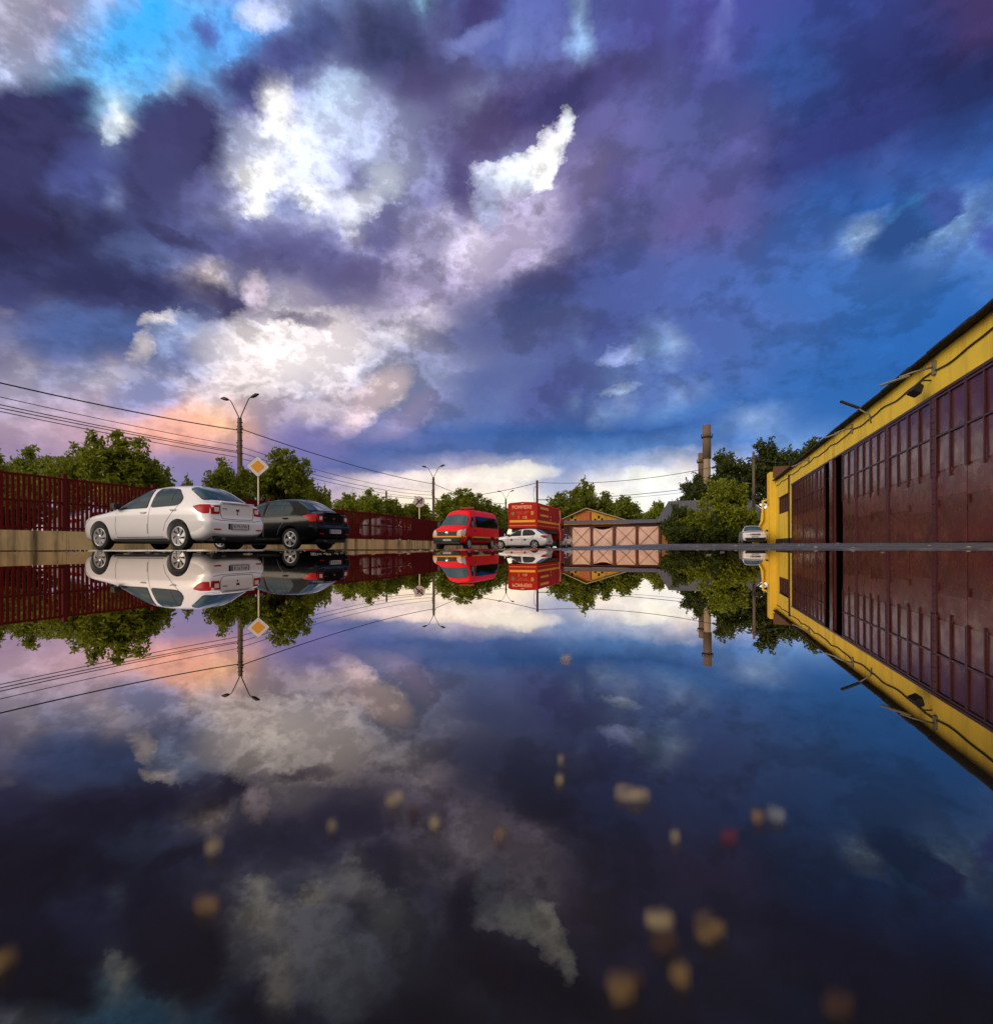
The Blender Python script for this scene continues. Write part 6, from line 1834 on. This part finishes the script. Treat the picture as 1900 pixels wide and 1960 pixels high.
    mb = MB(); mb.box(.35, .95, .4, .698, -.3, 2.44); mb.build('corner_pillar', mat_render_wall('olive_pillar', (150, 108, 44), stain=(50, 44, 20)), root)
    # two power station chimneys far away
    ch = mat_render_wall('chimney_concrete', (150, 130, 106), stain=(90, 70, 50), var=.1, stain_amt=.4)
    chd = mat_render_wall('chimney_dark_band', (104, 86, 70), stain=(70, 50, 40), var=.12, stain_amt=.4)
    def chimney(x, y, h, r, label):
        o = empty('chimney', (x, y, 0), 0, label, 'chimney')
        mb = MB(); mb.lathe([(r * 1.2, 0), (r * .80, h * .72), (r * .80, h * .7205)], 28); mb.build('shaft', ch, o)
        mb = MB(); mb.lathe([(r * 1.0, h * .721), (r * 1.0, h)], 28); mb.build('shaft_top', chd, o)
        mb = MB(); z = h * .895
        mb.lathe([(r * 1.02, z), (r * 1.35, z), (r * 1.35, z + .5), (r * 1.02, z + .5)], 28)
        for k in range(16):
            a = 2 * PI * k / 16
            mb.bar((r * 1.32 * math.cos(a), r * 1.32 * math.sin(a), z + .5), (r * 1.32 * math.cos(a), r * 1.32 * math.sin(a), z + 1.9), .15)
        mb.build('platform', DARKM, o)
    chimney(107.6, 267, 61.5, 2.05, 'tall brown power station chimney with a ringed platform above the trees')
    chimney(109.0, 277, 49.0, 1.9, 'shorter grey brown chimney half hidden left behind the tall one')
build_sheds()
# ------------------------------------------------------------------ trees and shrubs
def mat_leaf(name, c0, c1):
    m = bpy.data.materials.new(name); m.use_nodes = True
    nt = m.node_tree; nt.nodes.clear(); L = nt.links.new
    out = nt.nodes.new('ShaderNodeOutputMaterial')
    g = nt.nodes.new('ShaderNodeNewGeometry')
    c = mix_col(nt, g.outputs['Random Per Island'], c0 + (1,), c1 + (1,))
    d = nt.nodes.new('ShaderNodeBsdfPrincipled'); L(c, d.inputs['Base Color']); d.inputs['Roughness'].default_value = .5
    d.inputs['Specular IOR Level'].default_value = .3
    t = nt.nodes.new('ShaderNodeBsdfTranslucent')
    L(mix_col(nt, .5, c, (c1[0] * 1.4, c1[1] * 1.3, c1[2] * .5, 1)), t.inputs['Color'])
    mx = nt.nodes.new('ShaderNodeMixShader'); mx.inputs[0].default_value = .35
    L(d.outputs[0], mx.inputs[1]); L(t.outputs[0], mx.inputs[2]); L(mx.outputs[0], out.inputs['Surface'])
    return m
LEAF = dict(mid=mat_leaf('leaves_mid_green', (.082, .118, .006), (.235, .255, .017)), dark=mat_leaf('leaves_dark_green', (.032, .050, .006), (.085, .105, .012)),
            bright=mat_leaf('leaves_yellow_green', (.11, .145, .008), (.27, .30, .02)))
BARK = mat_plain('bark', (64, 48, 36), .9, var=.35, scale=3, bmp=.5)

def crown_mesh(seed, W, D, H, leaf, nclump, per, lobes=12, sprouts=5, base=.0):
    """leaf-sized faces gathered in twigs through an uneven, lobed volume; H is the crown height above its base"""
    rg = np.random.default_rng(seed)
    cen, rad = [], []
    for k in range(lobes):
        a = rg.uniform(0, 2 * np.pi); q = rg.uniform(.15, 1) ** .6
        zz = rg.uniform(.14, .66)
        taper = 1 - .55 * max(0, zz - .40) / .40
        cen.append((.5 * W * .72 * q * taper * np.cos(a), .5 * D * .72 * q * taper * np.sin(a), H * zz)); rad.append(rg.uniform(.13, .25) * min(W, H, D * 1.2))
    for k in range(sprouts):
        a = rg.uniform(0, 2 * np.pi); q = rg.uniform(.0, .85)
        zz = .98 - .42 * q * q - rg.uniform(0, .13)
        lx, ly = rg.uniform(-.04, .04, 2) * W
        for j in range(4):
            cen.append((.5 * W * q * .85 * np.cos(a) + lx * (3 - j), .5 * D * q * .85 * np.sin(a) + ly * (3 - j), H * (zz - .085 * j)))
            rad.append(H * (.040 + .020 * j))
    cen = np.array(cen); rad = np.array(rad)
    pr = rad ** 1.6; pr = pr / pr.sum()
    li = rg.choice(len(cen), nclump, p=pr)
    dirs = rg.normal(size=(nclump, 3)); dirs /= np.linalg.norm(dirs, axis=1)[:, None]
    rr = rg.uniform(.25, 1.0, nclump) ** .5
    cc = cen[li] + dirs * (rad[li] * rr)[:, None] * np.array([1, 1, .85])
    cc = cc[cc[:, 2] > base * H]
    n = len(cc)
    # leaves of each twig
    tw = rg.normal(size=(n, 3)); tw[:, 2] = np.abs(tw[:, 2]) * .5; tw /= np.linalg.norm(tw, axis=1)[:, None]
    C = np.repeat(cc, per, 0) + np.repeat(tw, per, 0) * rg.uniform(-1.6, 2.2, (n * per, 1)) * leaf + rg.normal(size=(n * per, 3)) * leaf * .75
    m = len(C)
    nr = rg.normal(size=(m, 3)); nr[:, 2] += .7; nr /= np.linalg.norm(nr, axis=1)[:, None]
    t = rg.normal(size=(m, 3)); t -= nr * (t * nr).sum(1)[:, None]; t /= np.linalg.norm(t, axis=1)[:, None]
    b = np.cross(nr, t)
    s = leaf * rg.uniform(.65, 1.35, (m, 1))
    v = np.stack([C - t * s, C + b * s * .48 + nr * s * .12, C + t * s * 1.05 - nr * s * .15, C - b * s * .48 + nr * s * .12], 1).reshape(-1, 3)
    f = np.arange(m * 4).reshape(m, 4)
    me = bpy.data.meshes.new('crown')
    me.from_pydata(v.tolist(), [], f.tolist())
    return me, cen
PROTO = {}
def tree_proto(key, seed, W, D, H, trunk_h, leaf, nclump, per, lobes=12, sprouts=5, r0=.14):
    me, cen = crown_mesh(seed, W, D, H, leaf, nclump, per, lobes, sprouts)
    mb = MB()
    top = Vector((0, 0, trunk_h + H * .45))
    mb.tube([(0, 0, 0), (.05, .02, trunk_h * .5), (-.03, .04, trunk_h), top], [r0 * 1.3, r0, r0 * .8, r0 * .3], 9)
    rg = random.Random(seed)
    for c in cen[::2]:
        c = Vector(c) + Vector((0, 0, trunk_h))
        s = Vector((0, 0, trunk_h * .75 + rg.random() * H * .25))
        mid = s.lerp(c, .5) + Vector((rg.uniform(-.1, .1), rg.uniform(-.1, .1), .12))
        mb.tube([s, mid, c], [r0 * .45, r0 * .3, r0 * .12], 6)
    bmesh.ops.recalc_face_normals(mb.bm, faces=mb.bm.faces)
    tm = bpy.data.meshes.new('trunk'); mb.bm.to_mesh(tm); mb.bm.free()
    tm.materials.append(BARK)
    PROTO[key] = (me, tm, trunk_h)
tree_proto('broad', 1, 4.0, 3.4, 3.9, 1.3, .115, 560, 13, 13, 7)
tree_proto('sprouty', 2, 3.6, 3.0, 3.8, 1.2, .105, 440, 13, 10, 9)
tree_proto('upright', 3, 3.4, 3.2, 4.4, 1.2, .115, 560, 13, 13, 7)
tree_proto('loose', 4, 4.0, 3.6, 3.4, 1.2, .11, 420, 12, 11, 8)
tree_proto('great', 5, 8.6, 7.5, 9.5, 4.5, .26, 640, 13, 18, 9, .3)
tree_proto('round', 6, 5.2, 4.6, 4.9, 1.3, .14, 820, 13, 18, 5)
tree_proto('bush', 7, 3.2, 2.4, 2.7, .25, .11, 560, 13, 14, 3, .06)
crown_variants = {}
def tree(kind, x, y, z, h, wk, rz, leafmat, label, group=None, name='broadleaf_tree', cat='tree'):
    me, tm, th = PROTO[kind]
    full = th + max(v.co.z for v in me.vertices)
    key = (kind, leafmat)
    if key not in crown_variants:
        c = me.copy(); c.name = 'crown'; c.materials.append(LEAF[leafmat]); crown_variants[key] = c
    o = empty(name, (x, y, z), rz, label, cat, group)
    k = h / full
    o.scale = (k * wk, k * wk, k)
    t = bpy.data.objects.new('trunk', tm); COL.objects.link(t); t.parent = o
    c = bpy.data.objects.new('crown', crown_variants[key]); COL.objects.link(c); c.parent = o; c.location = (0, 0, th)
    return o
G1 = 'trees along the street behind the fence'
def T(kind, b, y, top, wk, rz, leafmat, label, group=G1, z=None):
    """b: bearing slope, y: depth, top: height of the tree top above the lens"""
    z = ROAD_Z if z is None else z
    return tree(kind, b * y, y, z - .05, top - z, wk, rz, leafmat, label, group)
T('loose', -.985, 24, 4.95, 1.05, .3, 'mid', 'leftmost low spreading tree behind the slat fence')
T('broad', -.895, 33, 6.65, .85, 2.0, 'mid', 'bushy tree second from the left behind the slat fence')
T('broad', -.800, 33, 6.8, .95, 4.0, 'mid', 'low bushy tree just left of the tallest one over the fence')
T('upright', -.715, 24.5, 5.55, 1.12, 1.0, 'mid', 'tall dense tree above the fence just left of the white sedan roof')
T('sprouty', -.650, 26, 4.6, .8, .6, 'mid', 'shorter tree at the right shoulder of the tall one above the white sedan')
T('sprouty', -.592, 29, 4.25, .55, 1.9, 'mid', 'small slender tree in the gap above the white sedan roof')
T('sprouty', -.525, 28, 5.1, .9, 2.6, 'mid', 'ragged tree left of the nearest lamp pole')
T('loose', -.478, 28.5, 4.7, .95, .9, 'mid', 'low tree right of the nearest lamp pole under the diamond sign')
T('upright', -.405, 30, 5.75, 1.05, 2.2, 'mid', 'full rounded tree right of the diamond sign above the black sedan')
T('loose', -.358, 33, 4.7, .8, 3.2, 'mid', 'lower tree at the right foot of the rounded one above the black sedan')
T('sprouty', -.328, 38, 4.75, .55, 1.2, 'mid', 'thin tree right of the black sedan before the bright sky')
T('loose', -.285, 44, 4.9, 1.0, .4, 'bright', 'low yellowish tree left of the small far pole')
T('broad', -.245, 48, 5.5, 1.0, 1.5, 'bright', 'bushy yellowish tree left of the small far pole')
T('loose', -.195, 50, 5.0, 1.1, 2.5, 'mid', 'low tree between the small far pole and the round sign')
T('broad', -.150, 52, 5.1, 1.0, 3.5, 'mid', 'low bushy tree behind the round sign')
T('broad', -.095, 60, 6.3, 1.15, .8, 'bright', 'wide tree behind the left half of the red van')
T('upright', -.060, 62, 7.0, 1.25, 1.8, 'bright', 'tallest tree behind the roof of the red van')
T('broad', -.020, 64, 6.1, 1.1, 2.9, 'mid', 'tree behind the right end of the red van')
T('loose', .018, 70, 5.6, 1.0, 4.4, 'mid', 'low tree left of the red truck, behind the farthest lamp')
G2 = 'trees behind the ochre shed'
T('broad', .125, 78, 8.4, 1.25, .5, 'mid', 'wide tree right behind the red truck', G2, 0)
T('sprouty', .168, 80, 11.0, .95, 1.1, 'mid', 'tallest loose topped tree behind the ochre gable', G2, 0)
T('broad', .205, 80, 8.6, 1.2, 2.0, 'mid', 'dense tree behind the right slope of the ochre gable', G2, 0)
T('broad', .245, 79, 7.9, 1.15, 3.1, 'mid', 'dense rounded tree right of the ochre gable', G2, 0)
T('loose', .278, 76, 5.2, .9, 4.2, 'mid', 'small low tree left of the tiled house', G2, 0)
T('loose', .305, 74, 6.9, .9, 5.2, 'bright', 'pale tree just left of the tiled roof', G2, 0)
G3 = 'great trees behind the garage'
T('great', .385, 76, 11.0, .85, .2, 'dark', 'lower dark tree below the two chimneys', G3, 0)
T('great', .450, 75, 14.2, .95, 1.5, 'dark', 'great dark tree right of the tall chimney', G3, 0)
T('great', .525, 74, 15.4, .95, 2.7, 'dark', 'tallest great dark tree behind the grey brown pole', G3, 0)
T('great', .592, 73, 15.2, .95, 3.9, 'dark', 'great dark tree rising behind the far end of the yellow garage', G3, 0)
T('great', .655, 70, 14.2, .9, 5.1, 'dark', 'rightmost dark tree showing above the garage roof', G3, 0)
T('round', .440, 49.5, 6.6, 1.0, .7, 'bright', 'bright yellow green tree before the tiled house left of the pole', 'trees before the tiled house', 0)
def B_(b, y, h, wk, rz, leafmat, label):
    return tree('bush', b * y, y, -.05, h, wk, rz, leafmat, label, 'ivy and shrubs before the tiled house', 'shrub', 'shrub')
B_(.352, 55.0, 4.5, .9, .3, 'dark', 'tall ivy heap climbing the left part of the tiled roof')
B_(.375, 53.0, 4.0, .85, 1.4, 'mid', 'ivy heap on the tiled roof next to the bright tree')
B_(.345, 52.5, 2.6, 1.0, 2.1, 'dark', 'low dark shrub at the left corner of the tiled house')
B_(.385, 51.0, 2.7, 1.1, 3.3, 'dark', 'low dark shrub before the middle of the tiled house')
B_(.420, 49.0, 2.5, 1.1, 4.1, 'dark', 'dark shrub under the bright yellow green tree')
B_(.452, 48.5, 2.2, 1.0, 5.0, 'dark', 'dark shrub just left of the white off-road car')
B_(.478, 52.0, 2.0, 1.0, 5.6, 'dark', 'dark shrub behind the white off-road car')
for k in range(17):  # added row of shrubs, keeps bright sky out of the slat gaps
    q = fpt(-9 + k * 5.2, -13.5 - 1.2 * (k % 3))
    tree('bush', q.x, q.y, ROAD_Z - .05, 2.5 + .25 * (k % 4), 1.45, k * 1.3, 'dark', 'dark shrub added across the street to keep the gaps between the fence slats dark', 'shrubs added across the street to darken the slat gaps', 'shrub', 'shrub')
for k in [-13, -10.5, -8, -5.5, -3] + [6.6 + 2.4 * i for i in range(4)] + [33 + 3 * i for i in range(5)]:  # added shrubs block the sky behind the slats, left out before the cars
    q = fpt(k, -2.6)
    tree('bush', q.x, q.y, ROAD_Z - .05, 2.0 if k < 20 else 1.9, 1.15, k * 1.7, 'dark', 'dark shrub added close behind the red slat fence to block the sky between slats', 'shrubs added behind the fence to block the sky', 'shrub', 'shrub')
